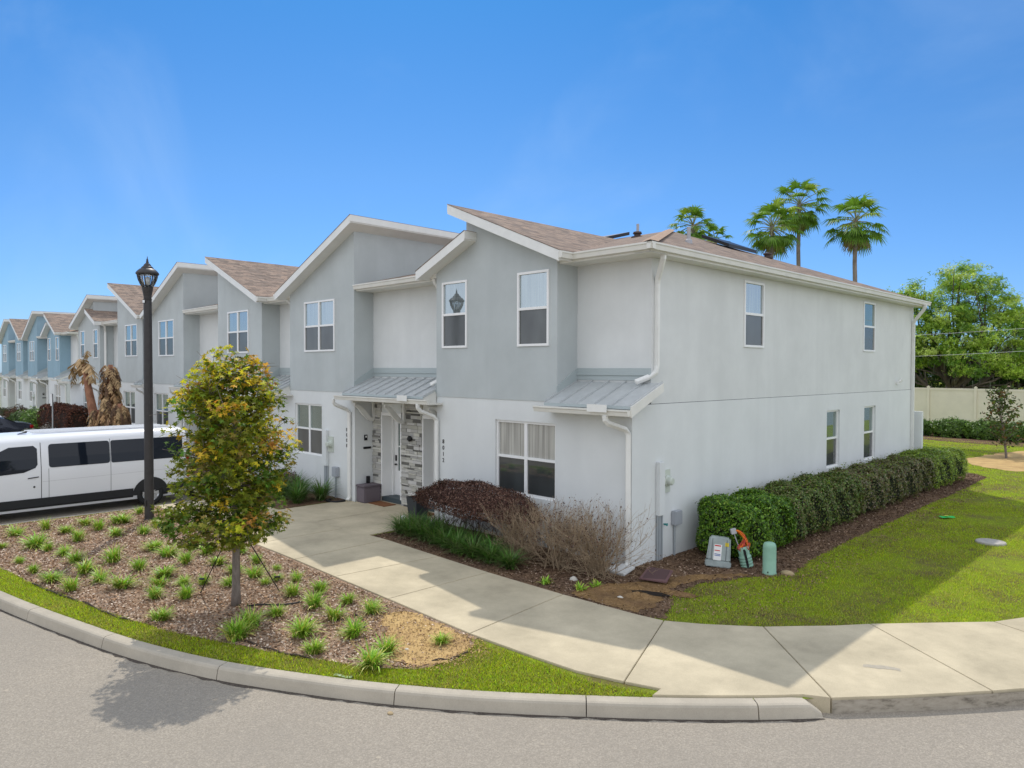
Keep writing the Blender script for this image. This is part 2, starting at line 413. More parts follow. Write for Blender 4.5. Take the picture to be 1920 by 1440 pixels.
def soil(cols, sc=26, b_=.8):
    def f(nt, b):
        w = vec(nt, 'World'); v = N(nt, 'TexVoronoi'); v.inputs['Scale'].default_value = sc; nt.links.new(mixc(nt, .12, w, N_noise(nt, w)), v.inputs['Vector'])
        n = noise(nt, w, 1.6, 5, .6); c = ramp(nt, v.outputs['Color'], [(.0, cols[0]), (.5, cols[1]), (1, cols[2])])
        c = mixc(nt, ramp(nt, n, [(.4, (0, 0, 0)), (.65, (.7, .7, .7))]), c, cols[3]); nt.links.new(c, b.inputs['Base Color']); bump(nt, b, v.outputs['Distance'], b_, .02)
    return f
def N_noise(nt, w):
    n = N(nt, 'TexNoise'); n.inputs['Scale'].default_value = 9; nt.links.new(w, n.inputs['Vector']); return n.outputs['Color']
M['mulch'] = mat('dry_mulch', rough=1, spec=.05, build=soil([(.14, .095, .065), (.28, .20, .145), (.42, .33, .26), (.33, .22, .145)]))
M['mulch2'] = mat('brown_mulch', rough=1, spec=.05, build=soil([(.045, .028, .018), (.12, .075, .05), (.21, .14, .095), (.21, .135, .08)]))
M['sand'] = mat('yellow_sand', rough=1, spec=.05, build=soil([(.46, .31, .13), (.50, .345, .155), (.54, .38, .18), (.33, .21, .10)], 40, .3))
def lawnm(nt, b):
    w = vec(nt, 'World'); n = noise(nt, w, .9, 7, .7); f = noise(nt, w, 45, 3, .7); m2 = noise(nt, w, 6, 4)
    c = ramp(nt, f, [(.3, (.10, .15, .014)), (.55, (.24, .31, .022)), (.75, (.38, .45, .05))])
    c = mixc(nt, ramp(nt, n, [(.44, (0, 0, 0)), (.62, (.9, .9, .9))]), c, (.15, .115, .055)); c = mixc(nt, .25, c, m2, 'OVERLAY')
    nt.links.new(c, b.inputs['Base Color']); bump(nt, b, f, .9, .03)
M['lawn'] = mat('lawn_turf', rough=1, spec=.05, build=lawnm)
def sheet(name, poly, z, m, kind='structure'):
    s = MB(); s.poly([(x, y, z) for x, y in poly]); o = s.build(name, m); 
    return tag(o, kind=kind)
sheet('road', [(-420, -300), (300, -300), (300, 30), (-420, 30)], -.15, M['asphalt'])
EDGE = [(-12.75, -2.65), (-12.75, -4.5), (-12.75, -7.6), (-12.3, -8.6), (-11.2, -9.1), (-8.4, -9.12), (-5.98, -8.76), (-3.82, -8.29), (-2.32, -7.9), (-.92, -7.38), (.44, -6.66), (1.25, -6.15), (2.0, -5.61), (2.91, -4.84), (3.6, -4.22), (4.29, -3.53), (4.78, -2.98)]
EC = catmull(EDGE, 10)
def inward(path, d):
    o = []
    for i, p in enumerate(path):
        a = np.array(path[max(0, i - 1)]); b = np.array(path[min(len(path) - 1, i + 1)]); t = (b - a) / np.linalg.norm(b - a)
        o.append((p[0] - t[1] * d, p[1] + t[0] * d))
    return o
KB = inward(EC, .17)
OUT = [(4.79, -2.80), (5.37, -2.13), (6.02, -1.30), (6.6, -.48), (7.4, .75), (8.2, 2.2), (9.2, 4.5), (10.2, 8), (11, 14)]
OUTC = catmull(OUT, 4)
sheet('ground', [(-420, -2.65)] + [p for p in KB] + [(x - .02, y + .02) for x, y in OUTC[1:]] + [(16, 420), (-420, 420)], 0, M['lawn'])
# kerb in cast lengths with open joints
s = MB(); prof = [(0, -.16), (.03, -.03), (.045, -.008), (.07, .004), (.2, .006), (.2, -.16)]
seg = np.array(EC); dl = np.r_[0, np.cumsum(np.linalg.norm(np.diff(seg, axis=0), axis=1))]
def at(l): return np.array([np.interp(l, dl, seg[:, 0]), np.interp(l, dl, seg[:, 1])])
JX = [(-12.75, -4.5), (-9.8, -9.15), (-7.2, -9.0), (-5.0, -8.55), (-3.0, -8.1), (-.86, -7.36), (1.19, -6.2), (2.91, -4.84), (4.29, -3.53)]
jl = [0] + [dl[np.argmin(np.linalg.norm(seg - np.array(j), axis=1))] for j in JX] + [dl[-1]]
for a, b in zip(jl[:-1], jl[1:]):
    ls = np.linspace(a + .006, b - .006, max(3, int((b - a) / .12))); ring = []
    for l in ls:
        p = at(l); t = at(min(l + .05, dl[-1])) - at(max(l - .05, 0)); t /= np.linalg.norm(t); nrm = np.array([-t[1], t[0]])
        dn = max(0, (l - (dl[-1] - .16)) / .16) * .11; ring.append([(*(p + nrm * d), z - (dn if z > -.1 else 0)) for d, z in prof])
    vs = [p for r in ring for p in r]; k = len(prof)
    fs = [(i * k + j, (i + 1) * k + j, (i + 1) * k + (j + 1) % k, i * k + (j + 1) % k) for i in range(len(ls) - 1) for j in range(k)]
    s.add(vs, fs + [tuple(range(k)), tuple(range(len(vs) - 1, len(vs) - k - 1, -1))])
tag(s.build('kerb', M['kerbconc']), kind='structure')
# sidewalk slabs
def inset(poly, d):
    c = np.array(poly); o = []
    n = len(c)
    A = sum(c[i][0] * c[(i + 1) % n][1] - c[(i + 1) % n][0] * c[i][1] for i in range(n))
    sg = 1 if A > 0 else -1
    for i in range(n):
        a, b, e = c[i - 1], c[i], c[(i + 1) % n]; t1 = (b - a) / np.linalg.norm(b - a); t2 = (e - b) / np.linalg.norm(e - b)
        n1 = np.array([-t1[1], t1[0]]) * sg; n2 = np.array([-t2[1], t2[0]]) * sg; m = (n1 + n2); m /= max(np.dot(m, n1), .3)
        o.append(tuple(b + m * d))
    return o
kbr = [p for p in inward(EC, .205) if p[0] > 3.30 and p[1] > -4.4]
SL = [[(-12.5, -4.2), (-9.75, -4.2), (-9.75, -2.1), (-12.5, -2.1)],
      [(-9.75, -4.2), (-6.6, -4.2), (-6.6, -2.1), (-9.75, -2.1)],
      [(-6.6, -4.2), (-4.88, -4.22), (-4.96, -2.0), (-6.6, -2.06)],
      [(-4.88, -4.22), (-3.3, -4.28), (-3.1, -2.08), (-4.96, -2.0)],
      [(-3.3, -4.28), (-1.61, -4.33), (-1.6, -2.14), (-3.1, -2.08)],
      [(-1.61, -4.33), (.45, -4.40), (.2, -2.14), (-1.6, -2.14)],
      [(.45, -4.40), (1.5, -4.36), (2.3, -4.3), (2.9, -4.13), (2.05, -2.01), (1.65, -2.07), (.2, -2.14)],
      [(2.9, -4.13)] + [(3.3, -3.99)] + kbr[::4] + [(4.79, -2.81), (3.19, -1.2), (2.88, -1.45), (2.5, -1.74), (2.05, -2.01)],
      [(4.79, -2.81), (5.37, -2.13), (6.02, -1.30), (4.22, .02), (3.89, -.42), (3.5, -.85), (3.19, -1.2)],
      [(6.02, -1.30), (6.6, -.48), (7.3, .6), (5.46, 1.42), (4.8, .68), (4.22, .02)],
      [(7.3, .6), (8.2, 2.2), (9.0, 4.0), (6.8, 4.6), (6.2, 2.9), (5.46, 1.42)],
      [(-9.76, -2.1), (-7.75, -2.1), (-7.75, 0.0), (-9.76, 0.0)], [(-7.75, -2.1), (-5.66, -2.1), (-5.66, 0.0), (-7.75, 0.0)],
      [(-9.37, 0.0), (-5.76, 0.0), (-5.76, 1.3), (-9.37, 1.3)]]
for x in np.arange(-12.6, -78, -2.1): SL.append([(x, -2.6), (x, -1.3), (x - 2.1, -1.3), (x - 2.1, -2.6)])
s = MB()
for i, p in enumerate(SL):
    q = inset(p, .006); s.prism([(x, y, -.16 if i in (8, 9, 10) or i == 7 else -.05) for x, y in q], (0, 0, .19 if i in (7, 8, 9, 10) else (.066 if i in (11, 12, 13) else .08)))
tag(s.build('sidewalk', M['conc'], bevel=.006), kind='structure')
s = MB(); pts = OUTC[:22]; ins = inward(pts, -.004)
for i in range(len(pts) - 1): s.poly([(*ins[i], -.15), (*ins[i + 1], -.15), (*ins[i + 1], .002), (*ins[i], .002)])
tag(s.build('sidewalk_edge', M['edgeconc']), kind='structure')
# grit lying in the gutter along the kerb foot
gd = inward(EC[20:], -.045); r_g = random.Random(5); sg_ = MB(); prev = None
for i, (p, q) in enumerate(zip(EC[20:], gd)):
    w_ = r_g.uniform(.35, 1.5); cur = ((*p, -.146), (p[0] + (q[0] - p[0]) * w_, p[1] + (q[1] - p[1]) * w_, -.146))
    if prev: sg_.poly([prev[1], cur[1], cur[0], prev[0]])
    prev = cur
tag(sg_.build('gutter_dirt', mat('dark_grit', rough=1, build=soil([(.05, .042, .035), (.09, .075, .06), (.16, .135, .11), (.07, .055, .045)], 60, .4))), kind='structure')
BED = [(-12.45, -7.8), (-11.6, -8.3), (-10, -8.42), (-8.21, -8.38), (-6.73, -8.21), (-5.41, -7.95), (-4.41, -7.79), (-2.81, -7.4), (-2.18, -7.19), (-.83, -6.62), (-.38, -6.4), (.47, -6.01), (.89, -5.58), (.98, -5.14), (.77, -4.62), (.5, -4.44), (-3.3, -4.31), (-6.6, -4.24), (-12.45, -4.24)]
BEDW = [(x, y if y < -4.5 else y + .2) for x, y in BED]
sheet('mulch_bed', jitter(BEDW, .1, .03, 2), .008, M['mulch'])
SAND = [(-1.05, -4.6), (-.98, -4.95), (-.5, -5.12), (-.2, -5.4), (.1, -5.6), (.48, -5.68), (.85, -5.55), (.96, -5.2), (.8, -4.7), (.6, -4.5), (.1, -4.42), (-1.0, -4.42)]
sheet('sand_patch', jitter(SAND, .05, .075, 3), .014, M['sand'])
sheet('paint_mark', jitter([(.30, -6.47), (.44, -6.40), (.52, -6.36), (.50, -6.31), (.36, -6.38), (.27, -6.42)], .03, .012, 5), .0105, mat('faded_green_paint', (.33, .42, .26), .9))
sheet('sidewalk_stain', jitter([(4.72, -1.66), (4.86, -1.60), (4.98, -1.50), (5.10, -1.47), (5.06, -1.40), (4.90, -1.44), (4.80, -1.50), (4.70, -1.58)], .03, .015, 6), .0325, mat('grey_stain', (.37, .33, .27), .9, build=paint((.38, .34, .27), .12, 12)))
SBED = [(-5.6, -1.98), (-3, -2.03), (0, -2.1), (.91, -2.16), (1.65, -2.04), (2.0, -1.9), (1.75, -1.35), (1.45, -.9), (1.4, 0), (1.8, 1.0), (2.3, 1.75), (2.1, 3), (2.0, 5.5), (1.95, 9.2), (1.9, 14.4), (1.77, 18.3), (1.2, 19), (-.4, 18.8), (-.4, .8), (-5.6, .8)]
SBEDW = [(x, y - .14 if (y < -1.9 and x < 1.2) else (y - .06 if y < -1.9 else y)) for x, y in SBED]
sheet('side_mulch_bed', jitter(SBEDW, .12, .05, 4), .008, M['mulch2'])
SOIL = [(.25, -2.0), (1.5, -2.0), (1.6, -1.5), (1.3, -.9), (1.2, -.2), (1.5, .6), (1.9, 1.2), (1.6, 1.15), (1.1, .5), (.8, -.1), (.5, -.9), (.1, -1.5)]
sheet('bare_soil', jitter(SOIL, .07, .06, 9), .014, mat('tan_soil', rough=1, spec=.05, build=soil([(.15, .09, .04), (.26, .16, .07), (.34, .22, .11), (.15, .09, .05)], 30, 1)))
sheet('front_mulch_bed', [(-78, -1.28), (-14, -1.28), (-12.6, -2.0), (-9.85, -2.0), (-9.85, .5), (-78, .5)], .008, M['mulch2'])
sheet('back_mulch_bed', jitter([(-12, 33.2), (-6, 32.5), (-2, 31.2), (1.5, 31.2), (6, 31), (6, 40), (-12, 40)], .3, .12, 6), .008, M['mulch2'])
sheet('tree_mulch_ring', jitter([(.3, 22.3), (1.0, 21.2), (2.2, 20.7), (3.5, 22), (4, 25), (3, 28), (.9, 29), (.3, 27), (-.2, 24)], .3, .12, 8), .008, M['sand'])

# ---------------------------------------------------------------- townhouses
SL_ = .4167
def window(root, fr, a0, a1, z0, z1, up=True, double=False, back=.0, mats=('glass_up', 'screen'), name='window'):
    """frame with centre rail (and mullion); back = plane of the frame behind the wall face"""
    s = MB(); t = .05; f0, f1 = -back - .03, -back + .028
    s.box(a0, a1, f0, f1, z0, z0 + t, fr=fr); s.box(a0, a1, f0, f1, z1 - t, z1, fr=fr)
    s.box(a0, a0 + t, f0, f1, z0 + t, z1 - t, fr=fr); s.box(a1 - t, a1, f0, f1, z0 + t, z1 - t, fr=fr)
    zm = (z0 + z1) / 2 - .02
    cols = [(a0 + t, a1 - t)]
    if double:
        m = (a0 + a1) / 2; s.box(m - .04, m + .04, f0, f1 - .003, z0 + t, z1 - t, fr=fr); cols = [(a0 + t, m - .04), (m + .04, a1 - t)]
    for c0, c1 in cols: s.box(c0, c1, f0, f1 - .006, zm, zm + .055, fr=fr)
    w = s.build(name, M['vinyl'], root)
    u = MB(); l = MB()
    for c0, c1 in cols:
        u.poly([fr(c0, -back - .012, zm + .055), fr(c1, -back - .012, zm + .055), fr(c1, -back - .012, z1 - t), fr(c0, -back - .012, z1 - t)])
        l.poly([fr(c0, -back - .004, z0 + t), fr(c1, -back - .004, z0 + t), fr(c1, -back - .004, zm), fr(c0, -back - .004, zm)])
    u.build('pane', M[mats[0]], w); l.build('insect_screen', M[mats[1]], w)
def downspout(root, pts, w=.085, d=.065):
    s = MB(); s.tube(pts, 0, w=(d, w), up=(0, 0, 1) if abs((Vector(pts[1]) - Vector(pts[0])).normalized().z) < .9 else (0, 1, 0))
    return s.build('downspout', M['trim'], root, bevel=.012)
def gutter(s, p0, p1, outw, h=.125, d=.115):
    """K-style gutter from p0 to p1 (top back edge), outward unit vector"""
    o = Vector(outw); p0 = Vector(p0); p1 = Vector(p1)
    prof = [(0, 0), (d, 0), (d, -.03), (d - .018, -.045), (d - .035, -h), (0, -h)]
    s.prism([p0 + o * a + Vector((0, 0, z)) for a, z in prof], p1 - p0)
def shed(root, xlow, xhigh, zlow, y1, y0=-.35, endfascia=True):
    """single-pitch roof whose ridge and eave run back from the street"""
    sg = 1 if xhigh > xlow else -1; L = abs(xhigh - xlow); zb = lambda t: zlow + SL_ * t
    P = lambda t, dz, y: (xlow + sg * t, y, zb(t) + dz)
    s = MB(); s.prism([P(-.012, .195, y0 - .034), P(L + .012, .195, y0 - .034), P(L + .012, .209, y0 - .034), P(-.012, .209, y0 - .034)], (0, y1 - y0 + .034, 0)); s.build('shed_roof', M['shingle'], root)
    s = MB(); s.prism([P(0, 0, y0), P(L, 0, y0), P(L, .193, y0), P(0, .193, y0)], (0, y1 - y0, 0))
    s.prism([P(-.004, -.02, y0 - .026), P(L + .004, -.02, y0 - .026), P(L + .004, .19, y0 - .026), P(-.004, .19, y0 - .026)], (0, .024, 0))
    s.prism([P(L + .002, .02, y0 - .02), P(L + .022, .02, y0 - .02), P(L + .022, .19, y0 - .02), P(L + .002, .19, y0 - .02)], (0, y1 - y0, 0))
    s.build('fascia', M['trim'], root)
def zmain(y): return 6.05 + .24 * (y - .05)
def metal_roof(root, x0, x1, gx0, gx1, rake=None):
    """standing seam porch roof from the recess wall (y .62) down to its gutter (y -.42)"""
    s = MB(); zt, zf = 3.46, 3.05; y0, y1 = -.40, .60
    s.prism([(x0, y1, zt), (x0, y1, zt - .03), (x0, y0, zf - .03), (x0, y0, zf)], (x1 - x0, 0, 0))
    n = max(1, round((x1 - x0) / .4))
    for i in range(n + 1):
        x = x0 + (x1 - x0) * i / n; x = min(max(x, x0 + .012), x1 - .012)
        s.prism([(x - .008, y1, zt + .001), (x - .008, y0, zf + .001), (x - .008, y0, zf + .035), (x - .008, y1, zt + .035)], (.016, 0, 0))
    r = s.build('porch_roof', M['metalroof'], root)
    d = MB(); d.prism([(x0 + .01, y0 - .012, zf - .055), (x0 + .01, y0 - .012, zf + .004), (x0 + .01, y0 - .004, zf + .004), (x0 + .01, y0 - .004, zf - .055)], (x1 - x0 - .02, 0, 0)); d.build('drip_edge', M['dark'] if 0 else M['flash'], r)
    g = MB(); gutter(g, (gx0, y0 - .014, zf - .065), (gx1, y0 - .014, zf - .065), (0, -1, 0), .115, .11)
    if rake: g.prism([(x1, y1, zt - .16), (x1, y0 - .02, zf - .2), (x1, y0 - .02, zf - .004), (x1, y1, zt - .004)], (.03, 0, 0))
    if rake:
        g.box(gx0 + .02, 0, -.40, -.01, 2.86, 2.90); g.prism([(0, y0, 2.86), (0, y0, 2.90), (0, y1, 3.36), (0, y1, 3.32)], (x1, 0, 0))
    else:
        g.box(gx0 + .02, gx1 - .02, -.40, -.002, 2.86, 2.90)
        for xa_ in (x0 + .005, x1 - .02): g.prism([(xa_, y0, 2.90), (xa_, -.002, 2.90), (xa_, -.002, zf + (zt - zf) * .4 - .035), (xa_, y0, zf - .035)], (.015, 0, 0))
    g.build('porch_gutter', M['cream'], root)
def door(root, x0, x1, y0=.62, yd=1.0):
    f = MB(); f.box(x0, x0 + .05, y0 - .03, yd, .15, 2.42); f.box(x1 - .05, x1, y0 - .03, yd, .15, 2.42); f.box(x0, x1, y0 - .028, yd, 2.42, 2.50)
    f.box(x0 + .05, x0 + .10, yd - .08, yd + .02, .15, 2.42); f.box(x1 - .10, x1 - .05, yd - .08, yd + .02, .15, 2.42)
    fr = f.build('door_frame', M['vinyl'], root)
    st = MB(); st.box(x0, x1, y0 + .02, yd + .1, .016, .15); st.build('door_step', mat('dark_threshold', (.06, .08, .09), .6), root)
    a, b = x0 + .10, x1 - .10; s = MB(); ga, gb, gz0, gz1 = a + .14, b - .14, .85, 2.22
    for q in ((a, ga, .16, 2.42), (gb, b, .16, 2.42), (ga, gb, .16, gz0), (ga, gb, gz1, 2.42)): s.box(q[0], q[1], yd, yd + .045, q[2], q[3])
    m = (ga + gb) / 2; s.box(m - .012, m + .012, yd + .005, yd + .04, gz0, gz1); s.box(ga, gb, yd + .007, yd + .038, 1.52, 1.55)
    dr = s.build('door', M['vinyl'], root)
    g = MB(); g.box(ga, gb, yd + .018, yd + .026, gz0, gz1); g.build('door_glass', M['glass_low'], dr)
    h = MB(); h.box(a + .03, a + .09, yd - .02, yd, 1.12, 1.28); h.lathe((a + .06, yd - .03, 1.02), [(.0, -.02), (.025, -.02), (.025, .03), (.0, .03)], 10, 'y'); h.tube([(a + .06, yd - .05, 1.02), (a + .17, yd - .05, 1.02)], .011, 6); h.build('door_handle', M['dark'], dr)
    g = MB(); g.box(a - .008, a - .002, yd - .002, yd + .03, .16, 2.42); g.build('weatherstrip', M['dark'], dr)
M['stone'] = mat('stacked_stone', rough=.95, spec=.1, build=lambda nt, b: (colattr()(nt, b), bump(nt, b, noise(nt, vec(nt, 'World'), 40, 4, .7), .7, .015)))
def stone(root, x0, x1, z0=.016, z1=2.86, y=.62, seed=0):
    r = random.Random(seed); s = MB(); s.box(x0, x1, y, y + .06, z0, z1, (.10, .095, .09)); z = z0
    while z < z1 - .02:
        h = r.choice((.04, .05, .06, .075, .095)); h = min(h, z1 - z); x = x0 + .002
        while x < x1 - .02:
            w = min(r.uniform(.1, .42), x1 - x)
            if x1 - x - w < .06: w = x1 - x
            k = r.random(); g = r.uniform(.36, .60) if k > .22 else r.uniform(.11, .22); t = r.uniform(.9, 1.0)
            s.box(x + .003, x + w - .003, y - r.uniform(.02, .055), y + .002, z + .003, z + h - .003, (g, g * (.93 + .05 * t), g * t * .95)); x += w
        z += h
    return s.build('stone_veneer', M['stone'], root)
def bracket(root, x):
    s = MB(); s.box(x - .035, x + .035, .53, .60, 2.28, 2.84); s.box(x - .035, x + .035, -.12, .60, 2.78, 2.855)
    pts = [(.56, 2.30), (.50, 2.33), (.40, 2.42), (.28, 2.56), (.12, 2.70), (-.06, 2.78), (-.06, 2.70), (.06, 2.60), (.20, 2.42), (.34, 2.30), (.44, 2.25), (.56, 2.24)]
    s.prism([(x - .03, y, z) for y, z in pts], (.06, 0, 0)); s.build('bracket', M['trim'], root)
def text_part(txt, root, fr, a, b, z, size, m, name, pitch=None, vertical=True):
    vs, fs = [], []
    for i, ch in enumerate(txt):
        cu = bpy.data.curves.new('digit', 'FONT'); cu.body = ch; cu.size = size; cu.extrude = .006; cu.align_x = 'CENTER'
        o = bpy.data.objects.new('digit', cu); COL.objects.link(o); dg = bpy.context.evaluated_depsgraph_get(); me = bpy.data.meshes.new_from_object(o.evaluated_get(dg))
        n = len(vs); zz = z - i * pitch
        vs += [tuple(fr(a + v.co.x, b + v.co.z, zz + v.co.y)) for v in me.vertices]; fs += [tuple(k + n for k in p.vertices) for p in me.polygons]
        bpy.data.objects.remove(o); bpy.data.curves.remove(cu); bpy.data.meshes.remove(me)
    s = MB(); s.add(vs, fs); return s.build(name, m, root, uv=False)
def meter_set(root, fr, a, tall=True):
    """utility riser, round meter, phone box and conduits on a wall; a = position of the riser"""
    s = MB(); s.box(a, a + .20, 0, .09, .88, 1.92, fr=fr); e = s.build('electric_cabinet', M['white'], root, bevel=.01)
    s = MB(); c = fr(a + .34, 0, 1.53); ax = 'x' if abs(fr.n.x) > .5 else 'y'; sg = fr.n.x if ax == 'x' else fr.n.y
    s.lathe(c, [(.11, 0), (.11, sg * .06), (.085, sg * .07), (.08, sg * .15), (.06, sg * .17)], 18, ax); s.box(a + .2, a + .46, 0, .03, 1.3, 1.75, fr=fr); s.build('meter_dial', mat('pale_green_meter', (.52, .56, .50), .3), root)
    s = MB(); s.box(a + .54, a + .78, 0, .12, .62, .90, fr=fr); s.build('phone_box', mat('grey_box', (.36, .38, .41), .5), root, bevel=.012)
    s = MB(); g = .02
    for aa, z in ((a + .02, .9), (a + .17, .9), (a + .62, .64)): s.tube([fr(aa, .035, 0), fr(aa, .035, z)], g, 8)
    s.box(a + .05, a + .12, 0, .05, 0, .89, fr=fr); s.build('conduit', mat('grey_conduit', (.33, .36, .38), .5), root)

def townhouse(key, L, R, label, face, kind, recess_l, recess_r, windows, number=None, group='attached townhouses in the pale grey row', small=None, top=None):
    """face (xa,xb) projecting two-storey bay; kind 'R' roof rises to the right, 'L' to the left.
    recess = (x0,x1,type) type 'porch_half','metal','none'; windows: list for face upper, face lower, recess"""
    root = thing('townhouse', label, 'townhouse', ((L + R) / 2, 0, 0), group); H = {}
    xa, xb = face; F0 = FRONT(0); FU = FRONT(-.014); FR = FRONT(.62)
    up = [w for w in windows if w['where'] == 'up']; lo = [w for w in windows if w['where'] == 'lo']; rc = [w for w in windows if w['where'] == 'rec']
    # ---- roof geometry
    xl, xh = (xa - .29, xb + .36) if kind == 'R' else (xb + .34, xa - .25)
    if small: xh = small[3]
    zl = 5.87; zb = lambda x: zl + SL_ * abs(x - xl)
    shed(root, xl, xh, zl, 7.9)
    # ---- upper bay
    s = MB(); hol = [(w['x0'], w['x1'], w['z0'], w['z1']) for w in up]
    if not small:
        s.panel(FU, xa, xb, 3.05, 5.8, hol, .06, top=[(xb, zb(xb) + .02), (xa, zb(xa) + .02)])
    else:   # bay with a lower lean-to roof on its inner side; small = (x_low, x_high, x_split, x_main_high)
        xs = small[2]; zs = lambda x: 5.87 + SL_ * abs(x - small[0])
        s.panel(FU, xa, xb, 3.05, 5.8, hol, .06)
        if xs - xa < xb - xs: s.poly([FU(xa, 0, 5.8), FU(xs, 0, 5.8), FU(xs, 0, zs(xs) + .02), FU(xa, 0, zs(xa) + .02)]); s.poly([FU(xs, 0, 5.8), FU(xb, 0, 5.8), FU(xb, 0, zb(xb) + .02), FU(xs, 0, zb(xs) + .02)])
        else: s.poly([FU(xs, 0, 5.8), FU(xb, 0, 5.8), FU(xb, 0, zs(xb) + .02), FU(xs, 0, zs(xs) + .02)]); s.poly([FU(xa, 0, 5.8), FU(xs, 0, 5.8), FU(xs, 0, zb(xs) + .02), FU(xa, 0, zb(xa) + .02)])
        s.poly([(xs, -.014, 5.8), (xs, 7.9, 5.8), (xs, 7.9, zb(xs) + .02), (xs, -.014, zb(xs) + .02)])
    # returns of the bay; the tall one carries on above the recess roof
    for x, tall in ((xa, kind == 'L' and not small), (xb, kind == 'R' and not small)):
        if tall: s.poly([(x, -.014, 3.05), (x, .62, 3.05), (x, .62, 5.7), (x, 7.9, 5.7), (x, 7.9, zb(x) + .02), (x, -.014, zb(x) + .02)])
        else: s.poly([(x, -.014, 3.05), (x, .62, 3.05), (x, .62, 6.1), (x, -.014, 6.1)])
    s.poly([(xa, -.014, 3.05), (xb, -.014, 3.05), (xb, 0, 3.05), (xa, 0, 3.05)])
    s.build('upper_wall', M['grey'], root)
    if small: shed(root, small[0], small[1], 5.87, 2.2)
    # ---- lower wall and recesses
    s = MB(); F = F0; spans = [(xa, xb)]
    lw = MB(); lw.panel(F0, xa, xb, 0, 3.05, [(w['x0'], w['x1'], w['z0'], w['z1']) for w in lo], .10)
    for (r, side) in ((recess_l, 'l'), (recess_r, 'r')):
        if not r: continue
        x0, x1, ty = r; rw = MB(); tr = MB(); gt = MB(); sf = MB()
        rw.panel(FR, x0, x1, 3.05, 5.87, [(w['x0'], w['x1'], w['z0'], w['z1']) for w in rc if x0 < w['x0'] < x1], .06)
        gutter(gt, (x0, .05, 6.03), (x1 + (.47 if x1 == 0 else 0), .05, 6.03), (0, -1, 0)); sf.box(x0, x1 + (.35 if x1 == 0 else 0), .05, .62, 5.86, 5.885); sf.box(x0, x1 + (.35 if x1 == 0 else 0), .05, .07, 5.885, 6.02)
        # flashing board where the metal roof meets the walls
        tr.box(x0 + .0, x1, .60, .619, 3.50, 3.74); tr.box(x0, x1, .575, .60, 3.60, 3.63)
        xx = x1 if side == 'l' else x0; sgn = -1 if side == 'l' else 1
        a_, b_ = sorted((xx, xx + sgn * .018))
        tr.prism([(a_, .6, 3.48), (a_, .6, 3.74), (a_, -.03, 3.36), (a_, -.03, 3.12)], (b_ - a_, 0, 0))
        if ty == 'metal': lw.panel(F0, x0, x1, 0, 3.05); lw.poly([(x0, 0, 3.05), (x1, 0, 3.05), (x1, .62, 3.05), (x0, .62, 3.05)])
        if ty == 'porch':
            lw.poly([(xx, 0, 0), (xx, .62, 0), (xx, .62, 3.05), (xx, 0, 3.05)])
            pc = MB(); pc.box(x0, x1, -.39, .62, 2.86, 2.885); pc.build('porch_ceiling', M['cream'], root)
        rw.build('recess_wall', M['upside'], root); tr.build('flashing', M['flash'], root); gt.build('gutter', M['cream'], root); sf.build('soffit', M['cream'], root)
    lw.build('lower_wall', M['white'], root); gt = MB()
    # low-end gutter of the shed
    gx = xl; sg = 1 if kind == 'L' else -1
    gutter(gt, (gx, -.37, 6.03), (gx, .05, 6.03), (sg, 0, 0)); gt.build('gutter', M['cream'], root)
    # ---- main roof
    if R == 0:
        ap = (-4.42, 8.0, zmain(8)); e = .35
        s = MB(); A = (e, .05, 6.05); B = (e, 16.4, 6.05)
        s.poly([(L, .05, 6.05), A, ap, (L, 8, zmain(8))]); s.poly([A, B, ap]); s.poly([B, (L, 16.4, 6.05), (L, 8, zmain(8)), ap])
        s.build('main_roof', M['shingle'], root)
        g = MB(); gutter(g, (.35, -.065, 6.03), (.35, 16.5, 6.03), (1, 0, 0)); g.build('gutter', M['cream'], root)
        g = MB(); g.box(0.01, .35, .05, 16.4, 5.858, 5.883); g.box(.33, .349, .05, 16.4, 5.883, 6.02); g.build('soffit', M['cream'], root)
        h = MB(); t = Vector(ap) - Vector(A); pth = [Vector(A) + t * k / 14 for k in range(15)]
        for p, q in zip(pth[:-1], pth[1:]):
            d = (q - p); w = Vector((d.y, -d.x, 0)).normalized() * .15
            h.add([p + Vector((0, 0, .035)), p + w + Vector((0, 0, -.005)), q + w + Vector((0, 0, .012)), q + Vector((0, 0, .05)), p - w + Vector((0, 0, -.005)), q - w + Vector((0, 0, .012))], [(0, 1, 2, 3), (0, 3, 5, 4)])
        h.build('hip_cap', mat('tan_hip_cap', (.36, .245, .17), .95, build=paint((.34, .235, .165), .2, 9)), root)
    else:
        s = MB(); s.poly([(L, .05, 6.05), (R, .05, 6.05), (R, 8, zmain(8)), (L, 8, zmain(8))]); s.poly([(R, 16.4, 6.05), (L, 16.4, 6.05), (L, 8, zmain(8)), (R, 8, zmain(8))])
        if L < -38: s.poly([(L, .05, 6.05), (L, 8, zmain(8)), (L, 16.4, 6.05)])
        s.build('main_roof', M['shingle'], root)
    s = MB(); s.panel(Frame((R, 16.2, 0), (-1, 0, 0), (0, 1, 0)), 0, R - L, 0, 5.9)
    if L < -38: s.poly([(L, .62, 3), (L, .62, 5.9), (L, 16.2, 5.9), (L, 16.2, 0), (L, 0, 0), (L, 0, 3)])
    s.build('rear_wall', M['white'], root)
    for w in windows:
        fr = {'up': FU, 'lo': F0, 'rec': FR}[w['where']]
        window(root, fr, w['x0'], w['x1'], w['z0'], w['z1'], double=w.get('dbl', False), back={'up': .0, 'lo': .07, 'rec': .02}[w['where']], mats=w.get('m', ('glass_up', 'screen')))
    return root
def W_(where, x0, x1, z0, z1, dbl=False, m=None):
    d = dict(where=where, x0=x0, x1=x1, z0=z0, z1=z1, dbl=dbl)
    if m: d['m'] = m
    return d
